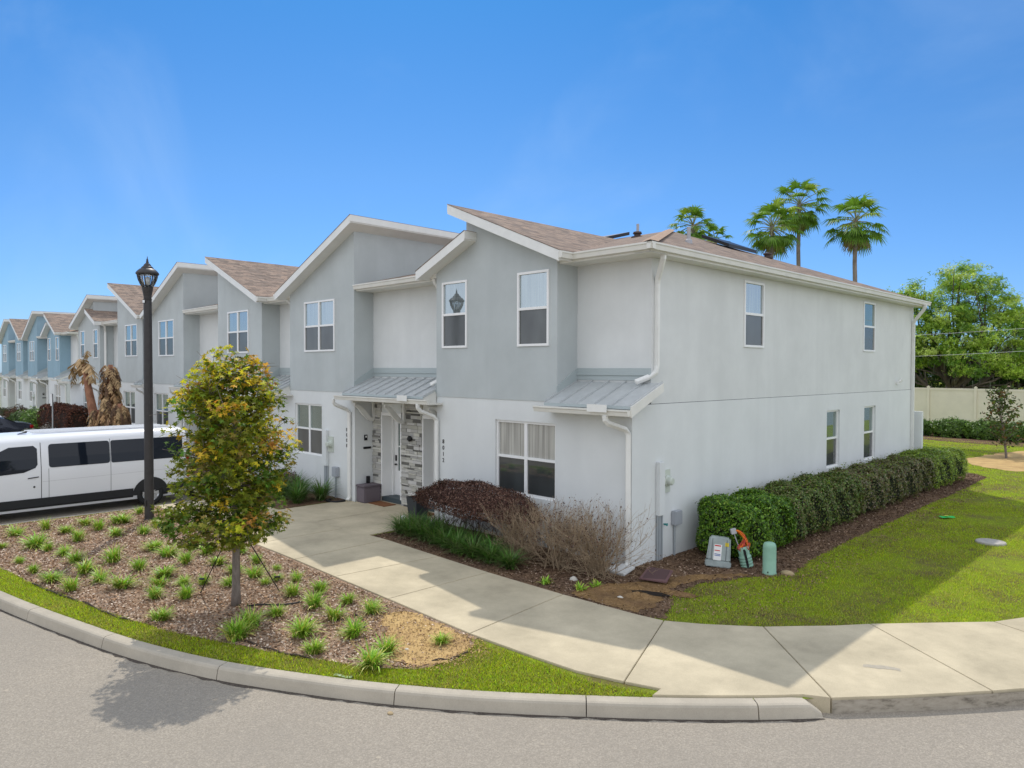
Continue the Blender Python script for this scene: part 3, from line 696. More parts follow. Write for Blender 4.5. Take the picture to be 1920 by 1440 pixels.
GU = ('glass_up', 'screen'); GL = ('glass_low', 'screen'); GC = ('glass_curtain', 'glass_dark')
HOUSE = {}
def sh(ws, d): return [dict(w, x0=w['x0'] + d, x1=w['x1'] + d) for w in ws]
wA = [W_('up', -5.52, -4.62, 4.21, 5.77), W_('up', -2.98, -2.07, 4.2, 5.77), W_('lo', -3.69, -1.9, 1.0, 2.6, True, GC)]
wB = [W_('up', -12.11, -10.38, 4.22, 5.72, True), W_('lo', -12.76, -11.15, 1.12, 2.65, True, GL), W_('rec', -13.93, -13.28, 4.25, 5.72, False, GL)]
wC = [W_('up', -17.6, -15.93, 4.25, 5.72, True), W_('lo', -17.6, -16.0, 1.12, 2.65, True, GL)]
wE = sh([wC[0]], -11.3) + [W_('lo', -29.3, -27.7, 1.12, 2.65, True, GL)]
wF = [W_('up', -34.0, -33.2, 4.22, 5.7), W_('up', -36.35, -35.55, 4.22, 5.7), W_('lo', -36.1, -34.5, 1.1, 2.6, True, GL)]
gr = 'attached townhouses in the pale grey row'
A = HOUSE['A'] = townhouse('A', -7.56, 0, 'pale grey end townhouse numbered 8012 with long white side wall and hipped brown roof', (-5.75, -1.85), 'L', (-7.56, -5.75, 'porch'), (-1.85, 0, 'metal'), wA, small=(-6.10, -4.33, -4.66, -4.90))
B = HOUSE['B'] = townhouse('B', -14.0, -7.56, 'grey townhouse numbered 8008 with roof rising to the right, beside the end house', (-13.03, -9.38), 'R', (-14.0, -13.03, 'metal'), (-9.38, -7.56, 'porch'), wB)
C = HOUSE['C'] = townhouse('C', -19.96, -14.0, 'grey townhouse with brown roof falling right, partly behind the yellow green maple crown', (-18.45, -14.95), 'L', (-19.96, -18.45, 'porch'), (-14.95, -14.0, 'metal'), wC)
D = HOUSE['D'] = townhouse('D', -26.4, -19.96, 'grey townhouse with roof rising right, directly behind and right of the street lamp', (-25.43, -21.78), 'R', (-26.4, -25.43, 'metal'), (-21.78, -19.96, 'porch'), sh(wB[:2], -12.4))
E_ = HOUSE['E'] = townhouse('E', -31.6, -26.4, 'grey townhouse with brown roof falling right, just left of the street lamp head', (-30.05, -26.55), 'L', (-31.6, -30.05, 'porch'), (-26.55, -26.4, 'metal'), wE)
F_ = HOUSE['F'] = townhouse('F', -38.65, -31.6, 'grey townhouse at the far end of the grey row, next to the first blue house', (-36.8, -32.9), 'R', (-38.65, -36.8, 'metal'), (-32.9, -31.6, 'porch'), wF, small=(-32.5, -34.2, -33.99, -33.75))

# shared porches and metal roofs
def porch(root, x0, x1, seed):
    w = x1 - x0; k = w / 3.63; X = lambda v: x0 + (v + 9.38) * k
    for i, (a, b) in enumerate(((-9.378, -8.97), (-8.02, -7.10), (-6.15, -5.752))): stone(root, X(a), X(b), seed=seed + i)
    for a, b in ((-8.97, -8.02), (-7.10, -6.15)):
        s = MB(); s.box(X(a), X(b), .62, .66, 2.5, 2.86); s.build('door_header', M['white'], root)
    door(root, X(-8.97), X(-8.02)); door(root, X(-7.10), X(-6.15))
    for x in (-9.30, -7.86, -6.0): bracket(root, X(x))
metal_roof(A, -1.85, .27, -2.05, .27, rake=True)
metal_roof(B, -9.37, -5.76, -9.62, -5.5); metal_roof(B, -14.9, -13.04, -15.05, -12.85)
metal_roof(D, -21.77, -18.46, -22.0, -18.2); metal_roof(D, -26.5, -25.44, -26.6, -25.3)
metal_roof(F_, -32.89, -30.06, -33.1, -29.8); metal_roof(F_, -38.65, -36.81, -38.8, -36.6)
porch(B, -9.38, -5.75, 1); porch(D, -21.78, -18.45, 5); porch(F_, -32.9, -30.05, 9)

# long side wall of the end house
S0 = SIDE(0); S1 = SIDE(.008)
slo = [(8.94, 9.84, 1.02, 2.6), (11.70, 12.66, 1.0, 2.62)]; sup = [(4.24, 5.2, 4.23, 5.74), (11.55, 12.5, 4.27, 5.75)]
s = MB(); s.panel(S1, 0, 16.2, 0, 3.045, slo, .11); s.poly([(0, 0, 3.045), (.008, 0, 3.045), (.008, 16.2, 3.045), (0, 16.2, 3.045)]); s.poly([(0, 0, 0), (.008, 0, 0), (.008, 0, 3.045), (0, 0, 3.045)])
s.box(-.3, .3, 16.2, 16.35, 0, 2.3); s.build('side_wall', M['white'], A)
s = MB(); s.panel(S0, .62, 16.2, 3.052, 5.87, sup, .06); s.build('upper_side_wall', M['upside'], A)
s = MB(); s.box(.62, 16.2, -.02, .003, 3.043, 3.054, fr=S0); s.build('control_joint', M['caulk'], A)
for w in slo: window(A, S1, *w, back=.08, mats=('glass_low', 'glass_dark'))
window(A, S0, *sup[0], mats=('glass_up', 'glass_dark')); window(A, S0, *sup[1], mats=('glass_low', 'glass_dark'))
# downspouts
downspout(A, [(.30, .55, 5.92), (.30, .55, 5.80), (.24, .60, 5.70), (.07, .72, 5.45), (.045, .74, 5.35), (.045, .74, 3.80), (.045, .70, 3.66), (-.02, .60, 3.58), (-.20, .38, 3.47)], .1, .075)
downspout(A, [(-.26, -.47, 2.88), (-.26, -.46, 2.78), (-.22, -.42, 2.72), (-.06, -.12, 2.60), (-.03, -.06, 2.52), (-.03, -.055, .12), (-.03, -.10, .05), (.05, -.25, .04)], .1, .075)
downspout(A, [(-5.90, -.47, 2.88), (-5.90, -.46, 2.78), (-5.87, -.40, 2.70), (-5.72, -.12, 2.56), (-5.69, -.055, 2.48), (-5.69, -.05, .1), (-5.69, -.2, .04)], .1, .075)
downspout(A, [(-5.88, -.0, 5.92), (-5.88, .05, 5.80), (-5.84, .28, 5.55), (-5.83, .34, 5.45), (-5.83, .34, 3.60), (-5.84, .28, 3.50), (-6.02, .02, 3.32)], .1, .075)
downspout(A, [(.42, 15.95, 5.92), (.42, 15.95, 5.82), (.36, 15.97, 5.72), (.1, 16.0, 5.40), (.055, 16.02, 5.30), (.055, 16.02, .1)], .1, .075)
downspout(B, [(-9.72, -.47, 2.88), (-9.72, -.46, 2.78), (-9.70, -.42, 2.72), (-9.60, -.12, 2.58), (-9.57, -.055, 2.50), (-9.57, -.055, .12), (-9.57, -.12, .04)], .1, .075)
downspout(B, [(-13.36, .0, 5.92), (-13.30, .1, 5.80), (-13.14, .3, 5.6), (-13.10, .34, 5.5), (-13.10, .34, 3.6)], .1, .075)
for rt, x in ((D, -22.0), (D, -26.0), (F_, -33.1), (F_, -30.0), (C, -18.3)):
    downspout(rt, [(x, -.47, 2.88), (x, -.46, 2.78), (x, -.12, 2.58), (x, -.055, 2.50), (x, -.055, .12)], .1, .075)
downspout(D, [(-25.62, .2, 5.85), (-25.58, .3, 5.6), (-25.56, .34, 5.5), (-25.56, .34, 3.5)], .1, .075)
downspout(F_, [(-32.4, .0, 5.92), (-32.5, .1, 5.80), (-32.8, .2, 5.6), (-32.84, .22, 5.5), (-32.84, .22, 3.3)], .1, .075)
s = MB(); s.box(-.62, -.16, -.56, -.55, 2.93, 3.07); s.build('splash_guard', M['trim'], A)
s = MB(); s.box(-6.62, -6.22, -.56, -.55, 2.93, 3.07); s.build('splash_guard', M['trim'], B)
# roof pipes, vents, dark ridge vents on the end house
def hipz(x): return 6.05 + .4025 * (.35 - x)
pm = mat('grey_lead_pipe', (.38, .38, .40), .5)
for (x, y, z, n) in ((-1.35, 4.1, hipz(-1.35), 'vent_pipe'), (-4.0, 12.3, 7.05, 'vent_pipe'), (-5.6, 8.0, 7.95, 'vent_pipe')):
    s = MB(); s.lathe((x, y, z - .05), [(.09, 0), (.08, .1), (.045, .14), (.045, .42), (.03, .42), (.03, .3)], 12); s.build(n, pm, A)
for (x, y, z) in ((-3.9, 5.6, zmain(5.6)), (-2.55, 10.6, hipz(-2.55))):
    s = MB(); s.lathe((x, y, z - .03), [(.18, 0), (.17, .04), (.09, .05), (.09, .10), (.13, .12), (.11, .17), (.04, .19)], 14); s.build('roof_vent', mat('brown_roof_vent', (.06, .04, .035), .6), A)
def slab(root, pts, h, m, name):
    s = MB(); s.prism([Vector(p) for p in pts], (0, 0, h)); return s.build(name, m, root)
slab(A, [(-7.3, 6.6, zmain(6.6) + .04), (-5.7, 6.6, zmain(6.6) + .04), (-5.7, 7.7, zmain(7.7) + .06), (-7.3, 7.7, zmain(7.7) + .06)], .10, M['dark'], 'roof_panel')
slab(A, [(-2.6, 8.3, hipz(-2.6) + .04), (-2.6, 10.0, hipz(-2.6) + .04), (-3.5, 9.8, hipz(-3.5) + .06), (-3.5, 8.3, hipz(-3.5) + .06)], .10, M['dark'], 'roof_panel')
# meters, numbers, small wall fittings
meter_set(A, S1, .78); meter_set(B, F0_ := FRONT(0), -10.95)
text_part('8012', A, FRONT(0), -5.50, .004, 1.93, .14, M['dark'], 'house_number', .15)
text_part('8008', B, FRONT(0), -9.72 - .06, .004, 1.95, .14, M['dark'], 'house_number', .15)
s = MB(); nf = Frame((-9.38, 0, 0), (0, 1, 0), (1, 0, 0)); s.box(.30, .40, 0, .03, 1.70, 1.86, fr=nf); b_ = s.build('doorbell_panel', M['dark'], B, bevel=.006)
s = MB(); s.box(.33, .37, .03, .035, 1.78, 1.83, fr=nf); s.build('doorbell_lens', M['vinyl'], b_)
s = MB(); s.box(.28, .52, 0, .02, 1.46, 1.52, fr=nf); s.build('name_plate', M['dark'], B)
s = MB(); s.box(14.5, 14.62, 0, .08, 3.26, 3.34, fr=S0); s.tube([S0(14.56, .08, 3.32), S0(14.60, .14, 3.40)], .035, 8, r2=.05); s.build('flood_light', M['vinyl'], A)
s = MB(); s.lathe(S1(1.05, .02, .68), [(.02, 0), (.02, .05), (.03, .06), (.03, .07)], 8, 'x'); s.build('hose_tap', mat('teal_tap', (.05, .25, .25), .4), A)
s = MB(); s.lathe((-7.62 + .06, .56, 1.86), [(.07, 0), (.08, -.05), (.05, -.08)], 10, 'y'); s.build('porch_light', M['dark'], B)

# the blue row beyond: same houses, blue upper walls
TH = -math.asin(.033) * 1.0; pA = Vector((-4.88, -.35, 0)); O2 = Vector((-50.2, 1.2, 0)); RZ = Matrix.Rotation(TH, 4, 'Z')
labs = {'A': 'blue townhouse nearest the grey row, its brown roof falling to the right', 'B': 'second blue townhouse from the grey row, roof rising to the right',
        'C': 'third blue townhouse from the grey row with brown roof falling right', 'D': 'farthest blue townhouse at the left edge of the photo'}
bluemesh = {}
for k in 'ABCD':
    c = copy_tree(HOUSE[k]); c['label'] = labs[k]; c['group'] = 'attached townhouses in the blue row'
    c.location = RZ @ (Vector(HOUSE[k].location) - pA) + O2; c.location.z = 0; c.rotation_euler = (0, 0, TH)
    for ch in list(c.children):
        n = ch.name.split('.')[0]
        if n == 'upper_wall':
            ch.data = ch.data.copy(); ch.data.materials[0] = M['blue']
        if n in ('house_number',): bpy.data.objects.remove(ch)

# ---------------------------------------------------------------- vegetation
M['leaf'] = mat('tree_leaves', rough=.5, build=colattr(.42))
M['hedge'] = mat('hedge_leaves', rough=.42, spec=.4, build=colattr(.28))
M['dryleaf'] = mat('dry_leaves', rough=.85, build=colattr(.15))
M['strap'] = mat('strap_leaves', rough=.45, build=colattr(.25))
M['turf'] = mat('grass_blades', rough=.6, build=colattr(.6))
M['chip'] = mat('bark_chips', rough=1, spec=.05, build=colattr())
def barkm(c1, c2, sc=14):
    def f(nt, b):
        w = vec(nt, 'World', (1, 1, .35)); n = noise(nt, w, sc, 6, .7); nt.links.new(ramp(nt, n, [(.3, c1), (.7, c2)]), b.inputs['Base Color']); bump(nt, b, n, .8, .02)
    return f
M['bark'] = mat('grey_bark', rough=.95, build=barkm((.11, .09, .075), (.27, .23, .20)))
M['oakbark'] = mat('dark_bark', rough=.95, build=barkm((.05, .04, .03), (.16, .13, .11), 5))
M['palmbark'] = mat('palm_bark', rough=.95, build=barkm((.14, .11, .09), (.30, .26, .23), 6))
M['twig'] = mat('bare_twigs', rough=.95, build=barkm((.24, .17, .105), (.50, .385, .26), 20))
M['darktwig'] = mat('dark_twigs', rough=.95, build=barkm((.06, .04, .03), (.16, .11, .085), 20))
def cvar(base, n, v=.2, hv=.06):
    b = np.array(base)[None] * (1 + rng.normal(0, v, (n, 1))) * (1 + rng.normal(0, hv, (n, 3)))
    return np.clip(b, .004, .95)
def wands(seeds, depth, r0, L0, spread, up, n_child, rs, gravity=0, taper=.6):
    """branching twigs as polylines with radii"""
    o = []
    def go(p, d, L, r, k):
        pts = [p]; q = p.copy(); dd = d.copy(); m = 4
        for i in range(m):
            dd = dd + rs.normal(0, .10, 3) + np.array([0, 0, up * .06 - gravity * .03]); dd /= np.linalg.norm(dd); q = q + dd * L / m; pts.append(q.copy())
        o.append((pts, [r * (1 - .45 * i / m) for i in range(m + 1)]))
        if k <= 0: return
        for c in range(n_child):
            t = rs.integers(1, m + 1); nd = dd + rs.normal(0, spread, 3); nd /= np.linalg.norm(nd); go(pts[t], nd, L * rs.uniform(.5, .8), r * taper, k - 1)
    for p, d in seeds: go(np.array(p, float), np.array(d, float) / np.linalg.norm(d), L0 * rs.uniform(.75, 1.15), r0, depth)
    return o
def tubes(paths, n=3, name='twigs', m=None, parent=None, loc=None):
    s = MB()
    for pts, rr in paths: s.tube(pts, rr, n, cap=False)
    return s.build(name, m, parent, uv=False, loc=loc, smooth=True)

# --- the young maple in the mulch bed
TX, TY = -3.075, -6.17
maple = thing('maple_tree', 'young staked maple with dark green crown and yellow orange tips in the mulch bed', 'tree', (TX, TY, 0))
rs = np.random.default_rng(5); RGT = np.array([.7034, .7108, 0.]); FWD = np.array([-.7106, .7033, 0.])
prof_z = [.90, 1.1, 1.27, 1.5, 1.72, 1.96, 2.16, 2.44, 2.68, 2.92, 3.22, 3.5, 3.8, 4.08]
prof_r = [.30, .80, .96, 1.03, .96, .87, .90, .98, 1.03, .95, .86, .66, .50, .22]
prof_c = [427, 421, 423, 424, 420, 425, 436, 440, 442, 432, 428, 438, 434, 430]
cxz = lambda z: (np.interp(z, prof_z, prof_c) - 443) * .0083
s = MB(); tr = [(TX, TY, -.05), (TX, TY, .25), (TX + .01, TY, .8), (TX - .02, TY, 1.5), (TX + .0, TY + .01, 2.3), (TX - .02, TY, 3.1), (TX, TY, 3.8)]
s.tube(tr, [.085, .065, .057, .05, .036, .022, .008], 12); tk = s.build('trunk', M['bark'], maple, smooth=True)
br = []; cents = []
for i in range(46):
    z = 1.0 + 2.75 * (i + .5) / 46; a = i * 2.4 + rs.normal(0, .3); R_ = np.interp(z + .15, prof_z, prof_r) * rs.uniform(.72, 1.02)
    d = np.array([math.cos(a), math.sin(a), 0]); c0 = np.array([TX, TY, z - .12]); off = RGT * cxz(z)
    end = c0 + d * R_ * .95 + off * .8 + np.array([0, 0, rs.uniform(.05, .32)]); mid = (c0 + end) / 2 + np.array([0, 0, -.03])
    br.append(([c0, mid, end], [.016, .010, .004]))
    for t in np.linspace(.35, 1, 5): cents.append((c0 * (1 - t) + end * t, t))
    for k in range(5):
        t = rs.uniform(.4, .95); p = c0 * (1 - t) + end * t; e2 = p + rs.normal(0, .2, 3) + d * .12 + np.array([0, 0, .05]); br.append(([p, (p + e2) / 2, e2], [.006, .004, .002])); cents.append((e2, 1))
tubes(br, 4, 'branches', M['bark'], maple)
P = []; col = []; nrm = []; size = []
for c, t in cents:
    n = int(rs.integers(19, 38)); q = c + rs.normal(0, 1, (n, 3)) * np.array([.115, .115, .07])
    ax = np.array([TX, TY, 0]) + RGT * cxz(c[2]); rr = np.linalg.norm((q - ax)[:, :2], axis=1); lim = np.interp(q[:, 2], prof_z, prof_r, 0, .1) * 1.06
    q = q[rr < np.maximum(lim, .12)]; n = len(q)
    if not n: continue
    h = (c[2] - 1) / 3.1; tip = rs.random() < (.10 + .95 * max(0, h - .15)) * (t > .78); k = rs.random()
    base = (.21, .25, .025) if not tip else ((.60, .58, .04) if k < .58 else ((.68, .46, .04) if k < .9 else (.48, .26, .06)))
    if not tip and k < .12: base = (.30, .24, .05)
    if not tip and k > .8: base = (.10, .19, .02)
    P.append(q); col.append(cvar(base, n, .28, .08)); o = unit(q - ax) * .5; o[:, 2] = .75; nrm.append(o + rs.normal(0, .45, (n, 3))); size.append(rs.uniform(.085, .15, n))
leaves('leaves', np.concatenate(P), np.concatenate(nrm), np.concatenate(size), np.concatenate(col), 'star', M['leaf'], maple)
for (gx, gy, tz, lb) in ((-4.05, -6.35, 1.35, 'left of the maple trunk'), (-3.25, -5.35, 1.35, 'right of the maple trunk')):
    s = MB(); s.tube([(gx, gy, 0), (TX, TY, tz)], .009, 5); s.tube([(gx, gy, .25), (gx + (TX - gx) * .12, gy + (TY - gy) * .12, .27)], .016, 5)
    o = s.build('guy_wire', M['dark'], loc=(gx, gy, 0)); tag(o, 'thin black guy line pegged in the mulch ' + lb, 'guy line', 'guy lines of the young maple')
s = MB(); s.tube(catmull([(-2.85, -6.1, .03), (-2.7, -5.9, .04), (-2.55, -5.75, .035), (-2.45, -5.5, .03), (-2.5, -5.35, .02)], 5), .014, 6); tag(s.build('drip_hose', M['dark'], loc=(-2.8, -6.1, 0)), 'short black irrigation hose curling out right of the maple trunk base', 'hose')
def drip(pts, label, r=.013):
    s = MB(); s.tube([(x, y, .02 + .012 * math.sin(i * 1.7)) for i, (x, y) in enumerate(catmull(pts, 5))], r, 6); tag(s.build('drip_line', mat('brown_hose', (.045, .03, .022), .7), loc=(*pts[0], 0)), label, 'irrigation line', 'brown irrigation lines in the mulch bed')
drip([(-6.6, -8.2), (-5.7, -8.05), (-5.0, -7.9)], 'brown irrigation line near the kerb at the left end of the bed')
drip([(-4.9, -7.85), (-3.9, -7.72), (-3.4, -7.58)], 'brown irrigation line along the grass strip left of the maple')
drip([(-1.5, -6.75), (-.9, -6.62), (-.3, -6.4)], 'brown irrigation line on the bed edge below the maple')
drip([(-1.35, -5.1), (-1.1, -5.15), (-.85, -5.25), (-.75, -5.42)], 'brown irrigation line arching just left of the sand patch')
drip([(.92, -4.85), (.93, -5.1), (.8, -5.35)], 'brown irrigation line curving beside the tuft right of the sand', .012)

# --- strap-leaved tufts
def tuft_mesh(seed, n=85, L=.27, w=.013, low=False):
    global rng
    keep = rng; rng = np.random.default_rng(seed); B = rng.normal(0, .035, (n, 3)); B[:, 2] = 0
    az = rng.uniform(0, 2 * math.pi, n); ln = rng.uniform(.55, 1.1, n) * L; lean = rng.uniform(.05, .75, n)
    base = cvar((.24, .42, .04), n, .25, .08); yel = rng.random(n) < .28; base[yel] = cvar((.45, .44, .10), int(yel.sum()), .2); base[yel] *= 1.0
    tip = base * 1.15; old = lean > .6; tip[old] = cvar((.52, .47, .14), int(old.sum()), .2)
    o = blades('tuft_leaves', B, az, lean, ln, np.full(n, w), base, M['strap'], droop=rng.uniform(.6, 1.7, n), tipcol=tip); me = o.data; bpy.data.objects.remove(o); rng = keep; return me
TM = [tuft_mesh(30 + i, n=150 + 12 * i, L=.30, w=.016) for i in range(6)]
C2 = [(-11.03,-7.63,1),(-11.28,-7.0,1),(-9.9,-8.07,.7),(-9.48,-7.55,1.35),(-8.98,-7.44,.7),(-10.58,-6.77,1),(-11.15,-6.23,1),(-9.5,-6.79,1.1),(-8.39,-7.3,1),(-7.64,-7.27,1),(-10.36,-6.15,1),(-10.82,-5.56,1.35),(-9.5,-6.06,.95),(-11.73,-4.84,.8),(-9.88,-5.03,1),(-9.22,-5.57,1),(-9.0,-5.15,.9),(-7.61,-5.87,1.1),(-6.86,-5.88,1.15),(-7.14,-6.76,1.25),(-6.69,-7.37,1.3),(-8.28,-8.07,.6),(-7.33,-8.03,.65),(-6.52,-7.93,1),(-5.93,-7.32,.95),(-5.66,-7.83,.95),(-5.25,-7.19,1.25),(-6.25,-6.59,1),(-6.08,-5.81,.95),(-5.42,-6.44,1.15),(-4.89,-6.71,.9),(-4.31,-6.97,.8),(-4.75,-6.35,.75),(-4.5,-6.1,.8),(-3.95,-6.6,.85),(-3.16,-7.26,1),(-7.2,-5.28,1),(-6.51,-5.22,1),(-5.57,-5.42,1),(-6.05,-4.74,.7),(-5.15,-4.85,.8),(-4.8,-5.43,1),(-4.31,-5.3,1),(-4.13,-5.82,.7),(-3.78,-5.35,.65),(-1.92,-6.48,1.15),(-1.64,-6.81,1.15),
      (-4.5,-4.78,.55),(-3.59,-4.85,.75),(-2.87,-5.32,.85),(-3.85,-5.1,.7),(-2.75,-4.89,.85),(-2.09,-5.36,1),(-1.9,-4.88,.95),(-1.39,-5.44,1.05),(-1.25,-4.87,.85),(-2.14,-5.96,.9),(-1.13,-6.09,1.15),(-.6,-5.59,.95),(-.46,-6.28,1.05),(.42,-6.01,1.15),(.22,-5.62,.95),(.43,-4.89,.8)]
def rowname(y, x):
    v = (x - CAM[0]) * -.7106 + (y - CAM[1]) * .7033; return v
order = sorted(range(len(C2)), key=lambda i: rowname(C2[i][1], C2[i][0])); rows = [order[i:i + 11] for i in range(0, len(order), 11)]
RN = ['row nearest the front kerb', 'second row from the front kerb', 'third row from the front kerb', 'middle row of the mulch bed', 'second row from the van', 'back row nearest the van']
ON = ['leftmost', 'second', 'third', 'fourth', 'fifth', 'sixth', 'seventh', 'eighth', 'ninth', 'tenth', 'rightmost']
for ri, row in enumerate(rows):
    row = sorted(row, key=lambda i: ((C2[i][0] - CAM[0]) * .7034 + (C2[i][1] - CAM[1]) * .7108) / rowname(C2[i][1], C2[i][0]))
    for k, i in enumerate(row):
        x, y, sc = C2[i]; o = bpy.data.objects.new('grass_tuft', TM[i % 6]); COL.objects.link(o); o.location = (x, y, .01); o.rotation_euler = (.14 * math.sin(i * 3.7), .14 * math.cos(i * 2.9), i * 1.3); o.scale = (sc * (1 + .15 * math.sin(i * 5.3)), sc * (1 + .15 * math.cos(i * 4.1)), sc * (1 + .2 * math.sin(i * 2.1)))
        sz = 'small' if sc < .8 else ('large' if sc > 1.12 else 'medium'); where = ON[k] if k < len(row) - 1 or k == 0 else 'rightmost'
        tag(o, f'{sz} yellow green strappy tuft, {where} from left in the {RN[ri]}' if where not in ('leftmost', 'rightmost') else f'{sz} yellow green strappy tuft, {where} in the {RN[ri]}', 'grass tuft', 'strappy tufts planted in the mulch bed')

# --- bark chips and turf blades
def chips(name, poly, n, cols, sz, z=.012, excl=()):
    q = sample_poly(poly, n)
    for e in excl: q = q[~(in_poly(q[:, 0], q[:, 1], e) & (rng.random(len(q)) < .93))]
    n = len(q); P = np.c_[q, np.full(n, z) + rng.uniform(0, .018, n)]; nr = rng.normal(0, .5, (n, 3)); nr[:, 2] = 1
    c = np.array(cols)[rng.integers(0, len(cols), n)] * (1 + rng.normal(0, .22, (n, 1)))
    o = leaves(name, P, nr, rng.uniform(.5, 1.4, n) * sz, np.clip(c, .01, .9), 'oval', M['chip']); tag(o, kind='stuff')
chips('bark_chips', BED, 42000, [(.17, .10, .06), (.33, .22, .145), (.46, .345, .25), (.60, .49, .39), (.29, .17, .10), (.42, .27, .165)], .045, excl=[SAND])
chips('bark_chips', SBED, 26000, [(.06, .035, .022), (.13, .08, .055), (.22, .145, .10), (.30, .22, .16), (.09, .055, .035)], .045, excl=[SOIL])
chips('sand_crumbs', [(-1.6, -4.45), (-1.4, -5.6), (.4, -6.0), (1.15, -5.5), (1.15, -4.6), (.7, -4.42)], 3500, [(.46, .31, .14), (.40, .27, .13), (.30, .2, .11)], .03, .016)
chips('lawn_litter', [(1.3, -.9), (2.0, -1.6), (3.0, -.8), (2.9, 3), (2.7, 9), (2.5, 15), (1.9, 17), (2.0, 5), (2.2, 1.8)], 2600, [(.13, .08, .05), (.22, .15, .09), (.30, .2, .12)], .04, .012)
def turf(name, poly, n, h, w, excl=(), patch=.5, thin=.0, seed=3):
    q = sample_poly(poly, n)
    for e in excl: q = q[~in_poly(q[:, 0], q[:, 1], e)]
    r2 = np.random.default_rng(seed); kx = r2.uniform(.5, 3.2, (7, 2)) * r2.choice([-1, 1], (7, 2)); ph = r2.uniform(0, 6, 7)
    f = sum(np.sin(q @ kx[i] + ph[i]) for i in range(7)) / 3.2 + rng.normal(0, .25, len(q))
    q = q[(rng.random(len(q)) > np.clip((f - .2) * 1.1 + thin, 0, .85))]; n = len(q); f = sum(np.sin(q @ kx[i] * 1.7 + ph[i]) for i in range(7)) / 3.2
    B = np.c_[q, np.zeros(n)]; az = rng.uniform(0, 6.28, n); c = cvar((.40, .50, .02), n, .34, .12)
    y = rng.random(n) < np.clip(.14 + patch * np.clip(f, 0, 1) * .5, 0, .8); c[y] = cvar((.50, .46, .13), int(y.sum()), .2); br_ = rng.random(n) < .05; c[br_] = cvar((.22, .15, .08), int(br_.sum()), .2)
    o = blades(name, B, az, rng.uniform(.1, 1.1, n), rng.uniform(.5, 1.2, n) * h, np.full(n, w), c, M['turf'], seg=1 if n > 60000 else 2, droop=.7); tag(o, kind='stuff')
KBp = [p for p in inward(EC, .215) if p[0] > -9 and p[1] < -4.0]
STRIP = [(-9.5, -8.55)] + KBp + [(2.6, -4.36), (1.5, -4.42), (.9, -4.43), (.55, -4.46)] + [p for p in BED[::-1] if p[0] > -9.9 and p[1] < -4.44]
turf('kerb_grass', STRIP, 42000, .055, .006, patch=.9)
WALK = [(1.65, -2.03), (2.05, -1.97), (2.88, -1.41), (3.18, -1.15), (3.89, -.38), (4.21, .04), (4.8, .72), (5.46, 1.46), (6.1, 2.8), (6.6, 4.6)]
turf('lawn_grass', WALK + [(6.4, 8), (5, 12), (1.0, 13), (1.0, -.5)], 120000, .06, .0065, excl=[SBED], patch=.7)
turf('far_lawn_grass', [(1.0, 13), (5, 12), (5, 32), (-9, 34), (-9, 19)], 52000, .055, .013, excl=[SBED, [(.3, 22.3), (1.0, 21.2), (2.2, 20.7), (3.5, 22), (4, 25), (3, 28), (.9, 29), (.3, 27), (-.2, 24)]], patch=.5)

# --- hedges and shrubs
def boxy(n, x0, x1, y0, y1, z0, z1, rnd=.35, bumpa=.08, seed=1):
    """points on a clipped-hedge surface (rounded box) with outward normals"""
    r = np.random.default_rng(seed); P = r.uniform(-1, 1, (n, 3)); k = r.random(n); A = [(y1 - y0) * (z1 - z0), (x1 - x0) * (z1 - z0), (x1 - x0) * (y1 - y0) * 1.3]
    A = np.array(A) / sum(A); f = np.searchsorted(np.cumsum(A), k).clip(0, 2); sg = r.choice([-1, 1], n); sg[f == 2] = 1; P[np.arange(n), f] = sg
    c = np.array([(x0 + x1) / 2, (y0 + y1) / 2, (z0 + z1) / 2]); h = np.array([x1 - x0, y1 - y0, z1 - z0]) / 2; Q = P * h
    inner = np.clip(Q, -(h - rnd).clip(0.02), (h - rnd).clip(0.02)); d = Q - inner; N_ = unit(d + P * .02); rr = rnd
    Q = inner + N_ * rr * (1 + r.normal(0, bumpa, (n, 1)))
    w = .05 * np.sin(Q[:, :1] * 5.1 + Q[:, 1:2] * 4.3) + .04 * np.sin(Q[:, 1:2] * 9.7 + Q[:, 2:3] * 7); Q = Q + N_ * w
    return Q + c, N_ + r.normal(0, .45, (n, 3))
def core(root, x0, x1, y0, y1, z0, z1, m, inset_=.14, name='filler_core'):
    s = MB(); s.box(x0 + inset_, x1 - inset_, y0 + inset_, y1 - inset_, z0, z1 - inset_); return s.build(name, m, root, bevel=min(.18, (x1 - x0) / 3))  # solid dark box added behind the leaves so the hedge is not see-through
M['inner'] = mat('dark_filler_core', (.018, .024, .009), 1)
M['innerbr'] = mat('brown_filler_core', (.04, .025, .018), 1)
hedge = thing('hedge', 'long clipped hedge with bright green near end along the white side wall', 'hedge', (.75, 9.3, 0))
def hedge_seg(name, y0, y1, cols, n, x0=.12, x1=1.35, z1=1.0, seed=1, sz=(.035, .075)):
    P, Nn = boxy(n, x0, x1, y0, y1, .02, z1, .28, .1, seed); c = np.array(cols)[rng.integers(0, len(cols), len(P))]; c = c * (1 + rng.normal(0, .25, (len(P), 1))) * (1 + rng.normal(0, .06, (len(P), 3)))
    low = P[:, 2] < .35; keep_ = (~low) | (rng.random(len(P)) < .75)
    leaves(name, P[keep_], Nn[keep_], rng.uniform(*sz, int(keep_.sum())), np.clip(c[keep_], .004, .9), 'oval', M['hedge'], hedge)
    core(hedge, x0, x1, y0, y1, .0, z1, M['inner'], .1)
GR = [(.08, .19, .015), (.14, .28, .02), (.05, .12, .012), (.20, .34, .03)]; DU = [(.17, .17, .05), (.13, .16, .035), (.20, .15, .08), (.10, .15, .03), (.26, .22, .15)]
